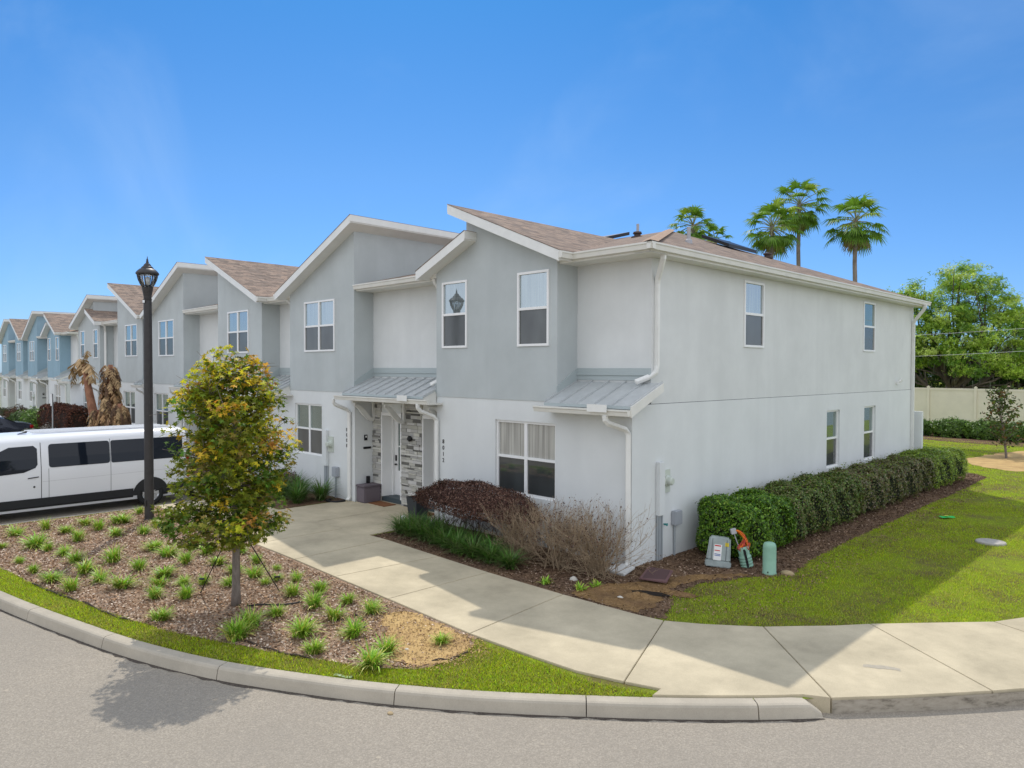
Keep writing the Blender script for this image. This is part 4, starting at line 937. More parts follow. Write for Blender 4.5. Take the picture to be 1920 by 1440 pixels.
hedge_seg('green_foliage', 1.75, 3.8, GR, 26000, .25, 1.45, 1.08, 1)
hedge_seg('mixed_foliage', 3.7, 8.0, [(.12, .20, .035), (.16, .20, .045), (.09, .15, .03), (.21, .19, .08)], 36000, .15, 1.38, 1.03, 2)
hedge_seg('dull_foliage', 7.9, 13.8, DU, 36000, .15, 1.36, .98, 3)
hedge_seg('light_foliage', 13.7, 17.3, [(.24, .36, .04), (.30, .40, .05), (.16, .27, .03), (.18, .20, .06)], 22000, .0, 1.45, .98, 4)
pr = [((x, y, z), (rs.normal(0, .3), rs.normal(0, .3), 1)) for y in np.arange(2.6, 16.5, .28) for x, z in ((.5 + rs.random() * .6, .92),)]
tubes(wands(pr, 1, .004, .17, .5, 1, 2, rs), 3, 'stray_twigs', M['darktwig'], hedge)
ns = 1500; Q = np.c_[rng.uniform(.2, 1.4, ns), rng.uniform(1.8, 17.2, ns), np.zeros(ns)]; Q[:, 2] = 1.0 + rng.random(ns) ** 2 * .17; leaves('stray_shoots', Q, rng.normal(0, 1, (ns, 3)), rng.uniform(.03, .07, ns), cvar((.17, .25, .035), ns, .3), 'oval', M['hedge'], hedge)

# brown clipped shrub and the bare twiggy shrubs in front of the end house
bs = thing('brown_shrub', 'rounded shrub of dense dark reddish brown leaves in front of the end house window', 'shrub', (-3.9, -.55, 0))
n = 24000; r_ = np.random.default_rng(8); d = unit(r_.normal(size=(n, 3))); d[:, 2] = np.abs(d[:, 2]) * np.where(r_.random(n) < .12, -.35, 1); rad_ = np.array([1.75, .62, .52]) * (1 + r_.normal(0, .05, (n, 1)))
Pb = np.array([-3.55, -.72, .74]) + d * rad_ * (1 + .05 * np.sin(d[:, :1] * 9 + d[:, 1:2] * 7)); Pb[:, 1] = np.minimum(Pb[:, 1], -.06)
leaves('leaves', Pb, d + r_.normal(0, .5, (n, 3)), r_.uniform(.028, .055, n), np.clip(np.array([(.085, .04, .032), (.14, .07, .05), (.055, .028, .022), (.20, .12, .09)])[r_.integers(0, 4, n)] * (1 + r_.normal(0, .2, (n, 1))), .01, 1), 'oval', M['dryleaf'], bs)
s = MB(); s.lathe((-3.95, -.72, .76), [(.05, 0), (1, .02), (.97, .12), (.75, .25), (.4, .32), (.02, .35)], 24); me_ = s.build('filler_core', M['innerbr'], bs); me_.data.transform(Matrix.Translation(Vector((.35, -.17, 0))) @ Matrix.Diagonal((1.4, .44, 1, 1)) @ Matrix.Translation(Vector((.05, .17, 0))))  # dark core added inside the leaf shell to block the view through
tubes(wands([((x, -.55 + rs.normal(0, .12), 0), (rs.normal(0, .35), rs.normal(0, .3), 1)) for x in np.linspace(-4.8, -2.3, 26)], 3, .012, .42, .42, 1, 3, rs), 3, 'twigs', M['darktwig'], bs)
def bare_shrub(cx, cy, w, h, nst, label, seed, leafn=420):
    r = np.random.default_rng(seed); root = thing('bare_shrub', label, 'shrub', (cx, cy, 0), 'bare twiggy shrubs at the front corner')
    seeds = [((cx + r.normal(0, .12), cy + r.normal(0, .10), 0), (r.normal(0, .75) * w, r.normal(0, .42) - .1, 1)) for _ in range(nst)]
    pth = wands(seeds, 3, .0085, h * .56, .42, 1.2, 3, r, taper=.62); pth = [(p, q) for p, q in pth if max(a[2] for a in p) < h * 1.12 and max(a[1] for a in p) < -.03]
    lowarc = wands([((cx + r.normal(0, .2), cy + r.normal(0, .1), .02), (r.normal(0, 1), r.normal(-.3, .3), .35)) for _ in range(14)], 2, .008, .45, .4, -.5, 2, r)
    tubes(pth + lowarc, 3, 'twigs', M['twig'], root)
    tips = np.array([p[-1] for p, q in pth]); tips = tips[r.integers(0, len(tips), leafn := int(leafn * 1.8))] + r.normal(0, .02, (leafn, 3)); leaves('dry_leaves', tips, r.normal(0, 1, (leafn, 3)), r.uniform(.025, .05, leafn), cvar((.10, .05, .04), leafn, .4), 'oval', M['dryleaf'], root)
bare_shrub(-1.95, -.95, .85, 1.1, 46, 'bare pale twiggy shrub touching the brown shrub, left of three bare shrubs', 3)
bare_shrub(-1.0, -.92, .85, 1.18, 46, 'bare twiggy shrub with a few withered leaves, middle of three bare shrubs', 4)
bare_shrub(-.10, -.82, .85, 1.28, 54, 'bare twiggy shrub by the corner downspout, right of three bare shrubs', 5, 420)
# liriope border along the walk
BM = [tuft_mesh(60 + i, n=260, L=.66, w=.018) for i in range(4)]
for me in BM:
    a = me.color_attributes['Col']; arr = np.zeros(len(a.data) * 4, 'f'); a.data.foreach_get('color', arr); arr = arr.reshape(-1, 4); arr[:, :3] = arr[:, :3] * np.array([.30, .40, .6]); a.data.foreach_set('color', arr.ravel())
CL = [(-5.35,-1.35,1),(-4.95,-1.4,1),(-4.5,-1.4,1),(-4.05,-1.45,1),(-3.6,-1.5,.95),(-3.1,-1.6,1),(-2.6,-1.62,1),(-2.1,-1.62,.95),(-1.55,-1.65,.9),(-5.3,-.95,1),(-4.8,-.98,1),(-4.3,-1.05,1),(-3.7,-1.1,1),(-3.1,-1.2,.95),(-2.5,-1.2,.9),(-5.0,-1.15,1.0),(-4.4,-1.2,1.0)]
od = ['leftmost', 'second', 'third', 'fourth', 'fifth', 'sixth', 'seventh', 'eighth', 'ninth']
for i, (x, y, sc) in enumerate(CL):
    o = bpy.data.objects.new('border_grass', BM[i % 4]); COL.objects.link(o); o.location = (x, y, .01); o.rotation_euler = (0, 0, i * 2.2); o.scale = (sc, sc, sc * .9)
    if i < 9: lb = f'dark green arching border grass clump, {od[i]} along the walk edge from the porch' if i else 'dark green arching border grass clump at the porch end of the walk edge'
    elif i < 15: lb = f'dark green border grass clump, {od[i - 9]} from the porch in the row behind under the brown shrub'
    else: lb = ('dark green border grass clump squeezed between the two rows nearest the porch', 'dark green border grass clump squeezed between the two rows, one clump farther from the porch')[i - 15]
    tag(o, lb, 'border grass', 'border grass clumps along the front walk')
GS = tuft_mesh(90, n=30, L=.16, w=.03)
for i, (x, y, lb) in enumerate([(-.45, -1.85, 'small bright green seedling under the middle bare shrub'), (.2, -1.72, 'small bright green seedling at the corner end of the bare shrubs, nearest the walk'), (.3, -1.42, 'small bright green seedling at the corner end of the bare shrubs, nearer the wall')]):
    o = bpy.data.objects.new('seedling', GS); COL.objects.link(o); o.location = (x, y, .01); o.rotation_euler = (0, 0, i); tag(o, lb, 'seedling', 'green seedlings under the bare shrubs')
# planting at the next house
for i, (x, y, sc) in enumerate([(-10.3, -1.25, 1.1), (-10.8, -.9, 1.25), (-10.25, -.55, 1.15), (-11.2, -1.3, 1.2), (-11.6, -.7, 1.2), (-12.2, -1.1, 1.2), (-12.6, -.5, 1.1)]):
    o = bpy.data.objects.new('border_grass', BM[i % 4]); COL.objects.link(o); o.location = (x, y, .01); o.rotation_euler = (0, 0, i * 2.2); o.scale = (sc, sc, sc * 1.1)
    tag(o, ['grey green grass clump nearest the porch of house 8008, by the walk', 'grey green grass clump behind the first one left of the 8008 porch', 'grey green grass clump nearest the 8008 downspout', 'grey green grass clump, fourth left from the 8008 porch, walk side', 'grey green grass clump below the meter of house 8008', 'grey green grass clump under the 8008 window, walk side', 'grey green grass clump against the wall under the 8008 window'][i], 'border grass', 'grass clumps in front of house 8008')
def blob_shrub(cx, cy, rx, ry, h, cols, n, name, label, seed, size=(.04, .08), m='hedge', kind='spray', group=None):
    r = np.random.default_rng(seed); root = thing(name, label, 'shrub', (cx, cy, 0), group); d = unit(r.normal(size=(n, 3))); d[:, 2] = np.abs(d[:, 2])
    P = np.array([cx, cy, h * .25]) + d * np.array([rx, ry, h * .75]) * (1 + r.normal(0, .08, (n, 1))) * (1 + .10 * np.sin(d[:, :1] * 7 + seed) * np.cos(d[:, 1:2] * 6)); P[:, 2] -= (r.random(n) < .35) * r.random(n) * h * .3; P[:, 2] = np.maximum(P[:, 2], .03)
    c = np.array(cols)[r.integers(0, len(cols), n)] * (1 + r.normal(0, .25, (n, 1))); leaves('foliage', P, d + r.normal(0, .5, (n, 3)), r.uniform(*size, n), np.clip(c, .005, .9), kind, M[m], root)
    s = MB(); s.lathe((cx, cy, 0), [(.3, .0), (.75, .05), (.8, h * .35 / 1), (.6, h * .65), (.05, h * .8)], 12); o = s.build('filler_core', M['inner'] if m == 'hedge' else M['innerbr'], root); o.data.transform(Matrix.Diagonal((rx, ry, 1, 1))); return root  # added dark core closes the gaps in the leaf shell
blob_shrub(-12.3, -.6, .7, .4, .62, [(.14, .08, .08), (.09, .07, .05), (.20, .14, .14)], 2600, 'purple_shrub', 'dull purplish shrub under the ground floor window of house 8008', 21, m='dryleaf', kind='oval')
br_h = [(.10, .035, .022), (.06, .025, .018), (.15, .06, .035)]
root = thing('brown_hedge', 'rounded dark brown clipped hedge in front of the far grey houses', 'hedge', (-35.2, -1.1, 0))
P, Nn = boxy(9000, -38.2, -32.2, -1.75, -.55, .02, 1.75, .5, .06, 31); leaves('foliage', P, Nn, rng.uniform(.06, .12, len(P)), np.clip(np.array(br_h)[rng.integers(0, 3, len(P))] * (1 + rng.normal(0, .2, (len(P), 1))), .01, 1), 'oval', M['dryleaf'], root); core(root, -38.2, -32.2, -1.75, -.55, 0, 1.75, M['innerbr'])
LG = [(.10, .20, .02), (.15, .26, .03), (.07, .14, .02)]; gs = 'shrubs in front of the far houses'
blob_shrub(-40.2, -1.4, 1.0, .7, 1.35, LG, 2600, 'green_shrub', 'bright green shrub just left of the rounded brown hedge', 32, (.08, .15), group=gs)
blob_shrub(-45.0, -1.3, 1.3, .8, 1.3, [(.10, .05, .03), (.07, .05, .03)], 2200, 'brown_shrub', 'brown shrub in front of the blue houses, above the dark car', 33, (.08, .15), m='dryleaf', group=gs)
blob_shrub(-43.2, -1.5, .8, .7, 1.1, [(.05, .10, .02), (.08, .14, .03)], 1800, 'green_shrub', 'dark green shrub between the brown shrub and the bright green one', 34, (.08, .15), group=gs)
blob_shrub(-31.3, -1.2, 1.5, .6, .7, [(.09, .10, .05), (.06, .08, .03), (.13, .12, .07)], 2600, 'low_shrub', 'low grey green planting behind the van, right of the brown hedge', 35, (.06, .12), group=gs)
blob_shrub(-36.4, -2.4, 2.0, .5, .55, [(.09, .10, .05), (.06, .08, .03), (.16, .16, .12)], 2600, 'low_shrub', 'low grey green planting at the foot of the brown hedge', 36, (.06, .12), group=gs)
blob_shrub(-52, -1.0, 1.6, .7, .9, [(.07, .10, .04), (.10, .08, .05)], 1500, 'low_shrub', 'mixed low planting in front of the farther blue house', 37, (.08, .15), group=gs)
blob_shrub(-33.6, -2.2, .7, .4, .9, [(.35, .32, .30), (.20, .18, .16), (.12, .10, .08)], 900, 'pale_shrub', 'sparse pale whitish shrub in front of the brown hedge', 38, (.05, .1), m='dryleaf', kind='oval', group=gs)

# dead banana plants
M['dead'] = mat('dead_banana_leaf', rough=.9, build=colattr(.12))
def banana(cx, cy, stalks, label, seed, big):
    r = np.random.default_rng(seed); root = thing('dead_banana_plant', label, 'plant', (cx, cy, 0), 'dead banana plants behind the van')
    V = []; F = []; Cc = []
    def frond(p, d, L, w, fall, col):
        q = np.array(p, float); dd = np.array(d, float) / np.linalg.norm(d); side = unit(np.cross(dd, [0, 0, 1]) + 1e-6); m = 16
        for i in range(m):
            t = (i + .5) / m; ww = w * (.35 + .65 * math.sin(math.pi * min(1, .1 + t * .88))) * r.uniform(.55, 1.2); q2 = q + dd * L / m; cc = np.array(col) * r.uniform(.5, 1.35)
            for sgn in (-1, 1):
                if r.random() < .12: continue
                hang = r.uniform(.5, 1.3); b0 = len(V); o1 = side * sgn * ww * r.uniform(.5, .9) + np.array([0, 0, -ww * hang]); o2 = o1 + dd * L / m * r.uniform(-.2, .5)
                V.extend([q, q2, q2 + o2, q + o1 + side * sgn * .01]); Cc.extend([cc, cc, cc * r.uniform(.7, 1.2), cc * r.uniform(.7, 1.2)]); F.append((b0, b0 + 1, b0 + 2, b0 + 3))
            dd = dd + np.array([0, 0, -fall / m]) + r.normal(0, .04, 3); dd /= np.linalg.norm(dd); q = q2
    s = MB()
    for (x, y, h, lx, ly, rr) in stalks:
        path = [(x, y, 0), (x + lx * .3, y + ly * .3, h * .35), (x + lx * .7, y + ly * .7, h * .7), (x + lx, y + ly, h)]; s.tube(path, [rr, rr * .85, rr * .7, rr * .35], 10)
        tan = [(.36, .22, .11), (.24, .14, .08), (.13, .08, .05), (.44, .30, .16)]
        if big:
            for k in range(150):
                t = r.uniform(.22, 1) ** .8; z = h * t; a = r.uniform(0, 6.28); p = (x + lx * t + .15 * math.cos(a), y + ly * t + .15 * math.sin(a), z); frond(p, (math.cos(a), math.sin(a), .1), r.uniform(.6, 1.2) * (1.25 - .8 * t), r.uniform(.08, .17), r.uniform(3.2, 5.5), tan[r.integers(0, 4)])
        if not big:
            for (a, el_, L_f, w_f, fl) in ((.2, .9, 1.5, .34, 3.4), (3.3, 1.6, 1.5, .38, 3.2), (2.6, .7, 1.3, .3, 4.0), (-.3, .9, 1.5, .22, .6), (4.2, .2, 1.2, .25, 5), (1.4, .3, 1.0, .25, 5), (3.9, 1.2, 1.3, .3, 4)):
                frond((x + lx, y + ly, h * .97), (math.cos(a), math.sin(a) * .5, el_), L_f, w_f, fl, tan[[0, 3, 3][r.integers(0, 3)]])
            for k in range(26):
                t = r.uniform(.3, 1); a = r.uniform(0, 6.28); frond((x + lx * t, y, h * t), (math.cos(a), math.sin(a), -.4), r.uniform(.3, .7), r.uniform(.04, .09), 8, (.16, .09, .05))
    s.build('stalk', mat('rusty_stalk', rough=.95, build=barkm((.13, .05, .03), (.34, .17, .10), 6)), root, smooth=True)
    np_mesh('withered_fronds', np.array(V), np.array(F), M['dead'], root, None, np.array(Cc))
banana(-25.6, -2.0, [(-25.6, -2.0, 3.9, -2.3, 0, .22)], 'leaning dead banana stalk with tan curled fronds on top, left of the pair', 41, False)
banana(-24.2, -2.0, [(-24.3, -2.0, 3.85, .15, 0, .24), (-23.6, -1.9, 2.3, .3, 0, .26), (-24.9, -2.2, 2.0, -.2, 0, .2)], 'thick upright dead banana clump hung with brown fronds, right of the pair', 42, True)

# palms
def palm(cx, cy, H, label, seed, nf=36, R0=1.2):
    r = np.random.default_rng(seed); root = thing('fan_palm', label, 'palm tree', (cx, cy, 0), 'tall fan palms behind the houses'); s = MB()
    s.tube([(cx, cy, 0), (cx + .1, cy, H * .4), (cx - .05, cy, H * .8), (cx, cy, H)], [.19, .14, .12, .11], 10); s.build('trunk', M['palmbark'], root, smooth=True)
    V = []; F = []; Cc = []; pt = MB()
    for k in range(nf):
        a = k * 2.39996 + r.normal(0, .2); el = 1.35 - 2.5 * (k / nf) ** .8 + r.normal(0, .1); d = np.array([math.cos(a) * math.cos(el), math.sin(a) * math.cos(el), math.sin(el)]); L = r.uniform(.8, 1.25) * R0 * (1.0 if el > -.6 else .75)
        p0 = np.array([cx, cy, H]) + np.array([0, 0, -.25 * k / nf]); p1 = p0 + d * L * .5; p2 = p0 + d * L * .95 + np.array([0, 0, -.12 * L]); pt.tube([p0, p1, p2], [.03, .022, .014], 4, cap=False)
        u = unit((p2 - p1)); sd = unit(np.cross(u, [0, 0, 1]) + 1e-6); nn = np.cross(sd, u); dead = el < -.98; col = (.13, .25, .035) if not dead else (.26, .20, .11)
        if not dead and r.random() < .18: col = (.22, .32, .05)
        nl = 19
        for i in range(nl):
            th = (i / (nl - 1) - .5) * 2 * 1.75; dir_ = u * math.cos(th) + sd * math.sin(th); ll = r.uniform(.75, 1.05) * (.95 - .25 * abs(th) / 1.95) * R0 * .85; w = .045
            m1 = p2 + dir_ * ll * .55; tipd = unit(dir_ + np.array([0, 0, -.75])); e = m1 + tipd * ll * .5; pw = np.cross(dir_, nn); b0 = len(V)
            for q, ww in ((p2, .01), (m1, w), (e, .006)): V.append(q - pw * ww); V.append(q + pw * ww)
            cc = np.array(col) * r.uniform(.7, 1.3); Cc += [cc] * 4 + [cc * np.array([1.15, 1.05, 1])] * 2; F += [(b0, b0 + 1, b0 + 3, b0 + 2), (b0 + 2, b0 + 3, b0 + 5, b0 + 4)]
    pt.build('leaf_stems', mat('palm_stem', (.22, .23, .10), .7), root, uv=False); np_mesh('fronds', np.array(V), np.array(F), M['leaf'], root, None, np.array(Cc))
palm(-11.36, 32.88, 13.9, 'tallest fan palm, middle of the three beyond the roof', 51)
palm(-10.79 - .75, 28.74 + .9, 12.1, 'fan palm with a yellowish crown just left of the tallest palm', 52)
palm(-7.75, 32.17, 12.3, 'rightmost fan palm standing apart on the right', 53)
palm(-15.93, 28.25, 12.6, 'fan palm showing only its crown above the roof ridge, left of two', 54, R0=.95)
palm(-17.9, 34.3, 12.75, 'small fan palm crown above the roof, right beside the other ridge palm', 55, 26, .85)

# oaks and woodland behind the fence
def oak(cx, cy, blobs, label, seed, cols, nleaf, size, trunk_r=.5, fork=2.6, group='broad trees beyond the fence', moss=0):
    r = np.random.default_rng(seed); root = thing('oak_tree', label, 'tree', (cx, cy, 0), group); s = MB()
    s.tube([(cx, cy, -.1), (cx + .1, cy, fork * .5), (cx, cy, fork)], [trunk_r * 1.2, trunk_r, trunk_r * .85], 12)
    for (bx, by, bz, br) in blobs:
        e = np.array([bx, by, bz]); st = np.array([cx, cy, fork * r.uniform(.7, 1)]); md = (st + e) / 2 + r.normal(0, .35, 3) + np.array([0, 0, -.4]); s.tube(catmull([st, md, e], 5), [trunk_r * .42 * (1 - .8 * i / 10) for i in range(11)], 7, cap=False)
        for k in range(5):
            e2 = e + r.normal(0, br * .55, 3); m2 = (md + e2) / 2 + r.normal(0, .2, 3); s.tube([md, m2, e2], [trunk_r * .14, trunk_r * .09, .02], 5, cap=False)
    s.build('trunk', M['oakbark'], root, smooth=True, uv=False); P = []; C_ = []; Nn = []
    tot = sum(b[3] ** 2 for b in blobs)
    for (bx, by, bz, br) in blobs:
        nc = max(6, int(46 * br * br / 4)); cc = unit(r.normal(size=(nc, 3))) * r.uniform(.35, 1.0, (nc, 1)) ** .6 * np.array([br, br, br * .75]); per = max(4, int(nleaf * br * br / tot / nc))
        for c in cc:
            q = np.array([bx, by, bz]) + c + r.normal(0, 1, (per, 3)) * np.array([.36, .36, .2]) * r.uniform(.5, 1.2); P.append(q); k = np.array(cols[r.integers(0, len(cols))]); C_.append(np.clip(k * (1 + r.normal(0, .22, (per, 1))), .005, .9)); Nn.append(unit(c)[None] * .6 + np.array([0, 0, .5]) + r.normal(0, .5, (per, 3)))
    P = np.concatenate(P); leaves('crown', P, np.concatenate(Nn), r.uniform(.6, 1.2, len(P)) * size, np.concatenate(C_), 'spray', M['leaf'], root)
    if moss:
        n = moss; B = np.array([[b[0], b[1], b[2]] for b in blobs])[r.integers(0, len(blobs), n)] + r.normal(0, 1.1, (n, 3)); B[:, 2] = np.clip(B[:, 2] - 1.2, 2.2, 5.5)
        blades('moss', B, r.uniform(0, 6.28, n), np.full(n, 3.0), r.uniform(.2, .8, n), np.full(n, .035), cvar((.12, .13, .09), n, .2), M['dryleaf'], root, droop=.1)
OC = [(.32, .48, .06), (.42, .58, .08), (.20, .36, .04), (.50, .62, .14), (.15, .28, .04)]
oak(-7.6, 51.5, [(-7.2, 51.2, 10.6, 1.6), (-9.6, 50.5, 9.2, 1.7), (-5.6, 51.8, 9.4, 1.7), (-11.8, 50, 9.1, 1.2), (-4.2, 52, 8.2, 1.4), (-7.6, 50.4, 7.8, 2.2), (-10.2, 50, 6.8, 2.0), (-5.3, 50.6, 6.6, 2.0), (-3.2, 52.5, 6.4, 1.3), (-8.2, 49.6, 5.2, 2.0), (-5.9, 49.2, 4.6, 1.8), (-10.5, 49.4, 4.6, 1.6), (-3.6, 51, 4.3, 1.5)], 'big spreading oak with bright spring green leaves and hanging moss right of the house', 61, OC, 26000, .25, .55, moss=700)
oak(-2.4, 58, [(-3.0, 57, 7.0, 1.8), (-1.0, 57.5, 7.4, 1.6), (-2.0, 56, 5.0, 2.0), (.5, 57, 5.8, 1.8), (-4.5, 57, 5.0, 1.6), (1.5, 58, 4, 1.8)], 'dark green tree at the right edge behind the oak', 62, [(.10, .2, .03), (.16, .28, .035), (.22, .34, .05)], 13000, .32, .35)
oak(-14.0, 56, [(-13, 56, 6.4, 1.6), (-15, 56, 6, 2), (-11.5, 55, 4.6, 1.8), (-9, 56, 4.2, 1.8), (-13, 55, 4, 2)], 'shadowy tree low behind the oak, nearest the house edge', 63, [(.035, .075, .018), (.05, .10, .02)], 10000, .32, .35)
oak(-5.8, 60, [(-6.5, 60, 3.6, 2.0), (-4, 60, 3.9, 2.0), (-8.5, 61, 3.6, 1.9), (-1.5, 62, 3.6, 2.0)], 'low dark undergrowth tree behind the oak trunk', 64, [(.03, .065, .015), (.05, .09, .02)], 9000, .32, .3)
n_ = 26000; r = np.random.default_rng(99); P = np.c_[r.uniform(-26, 16, n_), r.uniform(61, 66, n_), np.zeros(n_)]; top = 4.6 + .8 * np.sin(P[:, 0] * .9) + .5 * np.sin(P[:, 0] * 2.3); P[:, 2] = r.random(n_) ** .7 * top
tag(leaves('woodland', P, r.normal(0, 1, (n_, 3)) + [0, -.6, .5], r.uniform(.25, .5, n_), np.clip(np.array([(.05, .10, .02), (.08, .14, .03), (.03, .06, .015)])[r.integers(0, 3, n_)] * (1 + r.normal(0, .2, (n_, 1))), .005, .9), 'spray', M['leaf']), kind='stuff')
# garden hedge and magnolia
for i, (x, w_, lb) in enumerate([(-5.5, 1.3, 'garden shrub half hidden by the house edge, leftmost along the vinyl fence'), (-3.3, 1.25, 'garden shrub second from the house along the vinyl fence'), (-1.6, 1.1, 'garden shrub in the middle of the row along the vinyl fence'), (.1, 1.2, 'garden shrub right behind the young magnolia along the fence'), (2.0, 1.2, 'rightmost garden shrub at the photo edge along the fence')]):
    blob_shrub(x, 34.6 + .2 * i - .35 * i, w_, .6, .98, [(.09, .18, .02), (.14, .25, .03), (.06, .12, .015)], 3400, 'garden_shrub', lb, 70 + i, (.09, .17), group='green shrubs along the fence')
mg = thing('magnolia_tree', 'young narrow magnolia with sparse bronze green leaves in the sunny far lawn', 'tree', (1.0, 25.2, 0)); r = np.random.default_rng(77)
pth = [([np.array([1.0, 25.2, 0]), np.array([.9, 25.2, 1.0]), np.array([.75, 25.2, 2.0]), np.array([.7, 25.2, 3.0])], [.05, .04, .025, .01])]
for k in range(30):
    z = .45 + 2.4 * k / 30; a = k * 2.4; L_b = (.85 - .5 * abs(z - 1.3) / 1.8) * r.uniform(.6, 1.1); b0 = np.array([.95 - z * .08, 25.2, z]); e = b0 + np.array([math.cos(a) * L_b, math.sin(a) * L_b, L_b * .7]); pth.append(([b0, (b0 + e) / 2, e], [.015, .01, .005]))
tubes(pth, 5, 'trunk', M['bark'], mg); P = []
for p, q in pth[1:]:
    for t in np.linspace(.3, 1, 5): P.append(p[0] * (1 - t) + p[2] * t + r.normal(0, .08, (6, 3)))
P = np.concatenate(P); leaves('leaves', P, r.normal(0, 1, P.shape) + [0, 0, .5], r.uniform(.12, .2, len(P)), np.clip(np.array([(.05, .08, .02), (.10, .14, .03), (.16, .09, .04), (.07, .11, .03)])[r.integers(0, 4, len(P))] * (1 + r.normal(0, .2, (len(P), 1))), .01, 1), 'oval', M['leaf'], mg)

# ---------------------------------------------------------------- street lamp
LX, LY = -10.81, -4.92
M['lamp'] = mat('dark_bronze_paint', (.045, .042, .042), .45, .3, build=paint((.05, .047, .047), .15, 8))
def clearglass(name, tint=(.9, .95, 1), k=.16):
    m = bpy.data.materials.new(name); m.use_nodes = True; nt = m.node_tree; nt.nodes.remove(nt.nodes['Principled BSDF'])
    t = N(nt, 'BsdfTransparent'); t.inputs['Color'].default_value = (*tint, 1); g = N(nt, 'BsdfGlossy'); g.inputs['Roughness'].default_value = .05; f = N(nt, 'Fresnel'); f.inputs['IOR'].default_value = 1.45
    a = N(nt, 'Math'); a.operation = 'ADD'; a.inputs[1].default_value = k; nt.links.new(f.outputs[0], a.inputs[0]); ms = N(nt, 'MixShader'); nt.links.new(a.outputs[0], ms.inputs[0]); nt.links.new(t.outputs[0], ms.inputs[1]); nt.links.new(g.outputs[0], ms.inputs[2]); nt.links.new(ms.outputs[0], nt.nodes['Material Output'].inputs['Surface']); return m
M['clear'] = clearglass('clear_lamp_glass')
lamp = thing('street_lamp', 'tall dark street lamp with acorn lantern standing in the mulch bed beside the white van', 'street lamp', (LX, LY, 0))
s = MB(); s.lathe((LX, LY, 0), [(.02, -.05), (.12, -.05), (.118, .02), (.108, .05), (.106, 1.0), (.10, 3.4), (.092, 5.36), (.10, 5.40), (.02, 5.41)], 16); s.build('pole', M['lamp'], lamp, smooth=False)
s = MB(); s.lathe((LX, LY, 0), [(.02, 5.40), (.085, 5.40), (.09, 5.46), (.115, 5.60), (.125, 5.66), (.13, 5.68), (.02, 5.685)], 20); s.build('collar', M['lamp'], lamp)
cap = MB(); cap.lathe((LX, LY, 0), [(.235, 5.985), (.255, 5.99), (.262, 6.02), (.25, 6.045), (.21, 6.09), (.17, 6.125), (.135, 6.14), (.14, 6.155), (.105, 6.19), (.085, 6.20), (.088, 6.215), (.06, 6.25), (.03, 6.275), (.035, 6.30), (.02, 6.32), (.028, 6.345), (.012, 6.375), (.004, 6.44)], 24); c_ = cap.build('lamp_cap', M['lamp'], lamp, smooth=True)
g = MB(); g.lathe((LX, LY, 0), [(.10, 5.69), (.15, 5.76), (.195, 5.86), (.215, 5.95), (.215, 5.984)], 20); g.build('lamp_glass', M['clear'], lamp, smooth=True)
rb = MB()
for k in range(8):
    a = k * math.pi / 4 + .2; rb.tube([(LX + r_ * math.cos(a), LY + r_ * math.sin(a), z) for r_, z in ((.112, 5.68), (.165, 5.76), (.21, 5.86), (.232, 5.95), (.235, 6.0))], 0, w=(.012, .024))
rb.build('lantern_cage', M['lamp'], lamp)
s = MB(); s.lathe((LX, LY, 0), [(.02, 5.68), (.02, 5.72), (.05, 5.75), (.055, 5.86), (.04, 5.93), (.0, 5.95)], 12); s.build('lamp_bulb', mat('frosted_bulb', (.8, .8, .78), .4), lamp, smooth=True)
s = MB(); s.box(LX + .03, LX + .10, LY - .125, LY - .10, 5.30, 5.36); s.build('sensor', M['vinyl'], lamp)
s = MB(); s.box(LX + .03, LX + .09, LY - .115, LY - .10, .36, .50); s.build('access_cover', M['lamp'], lamp)

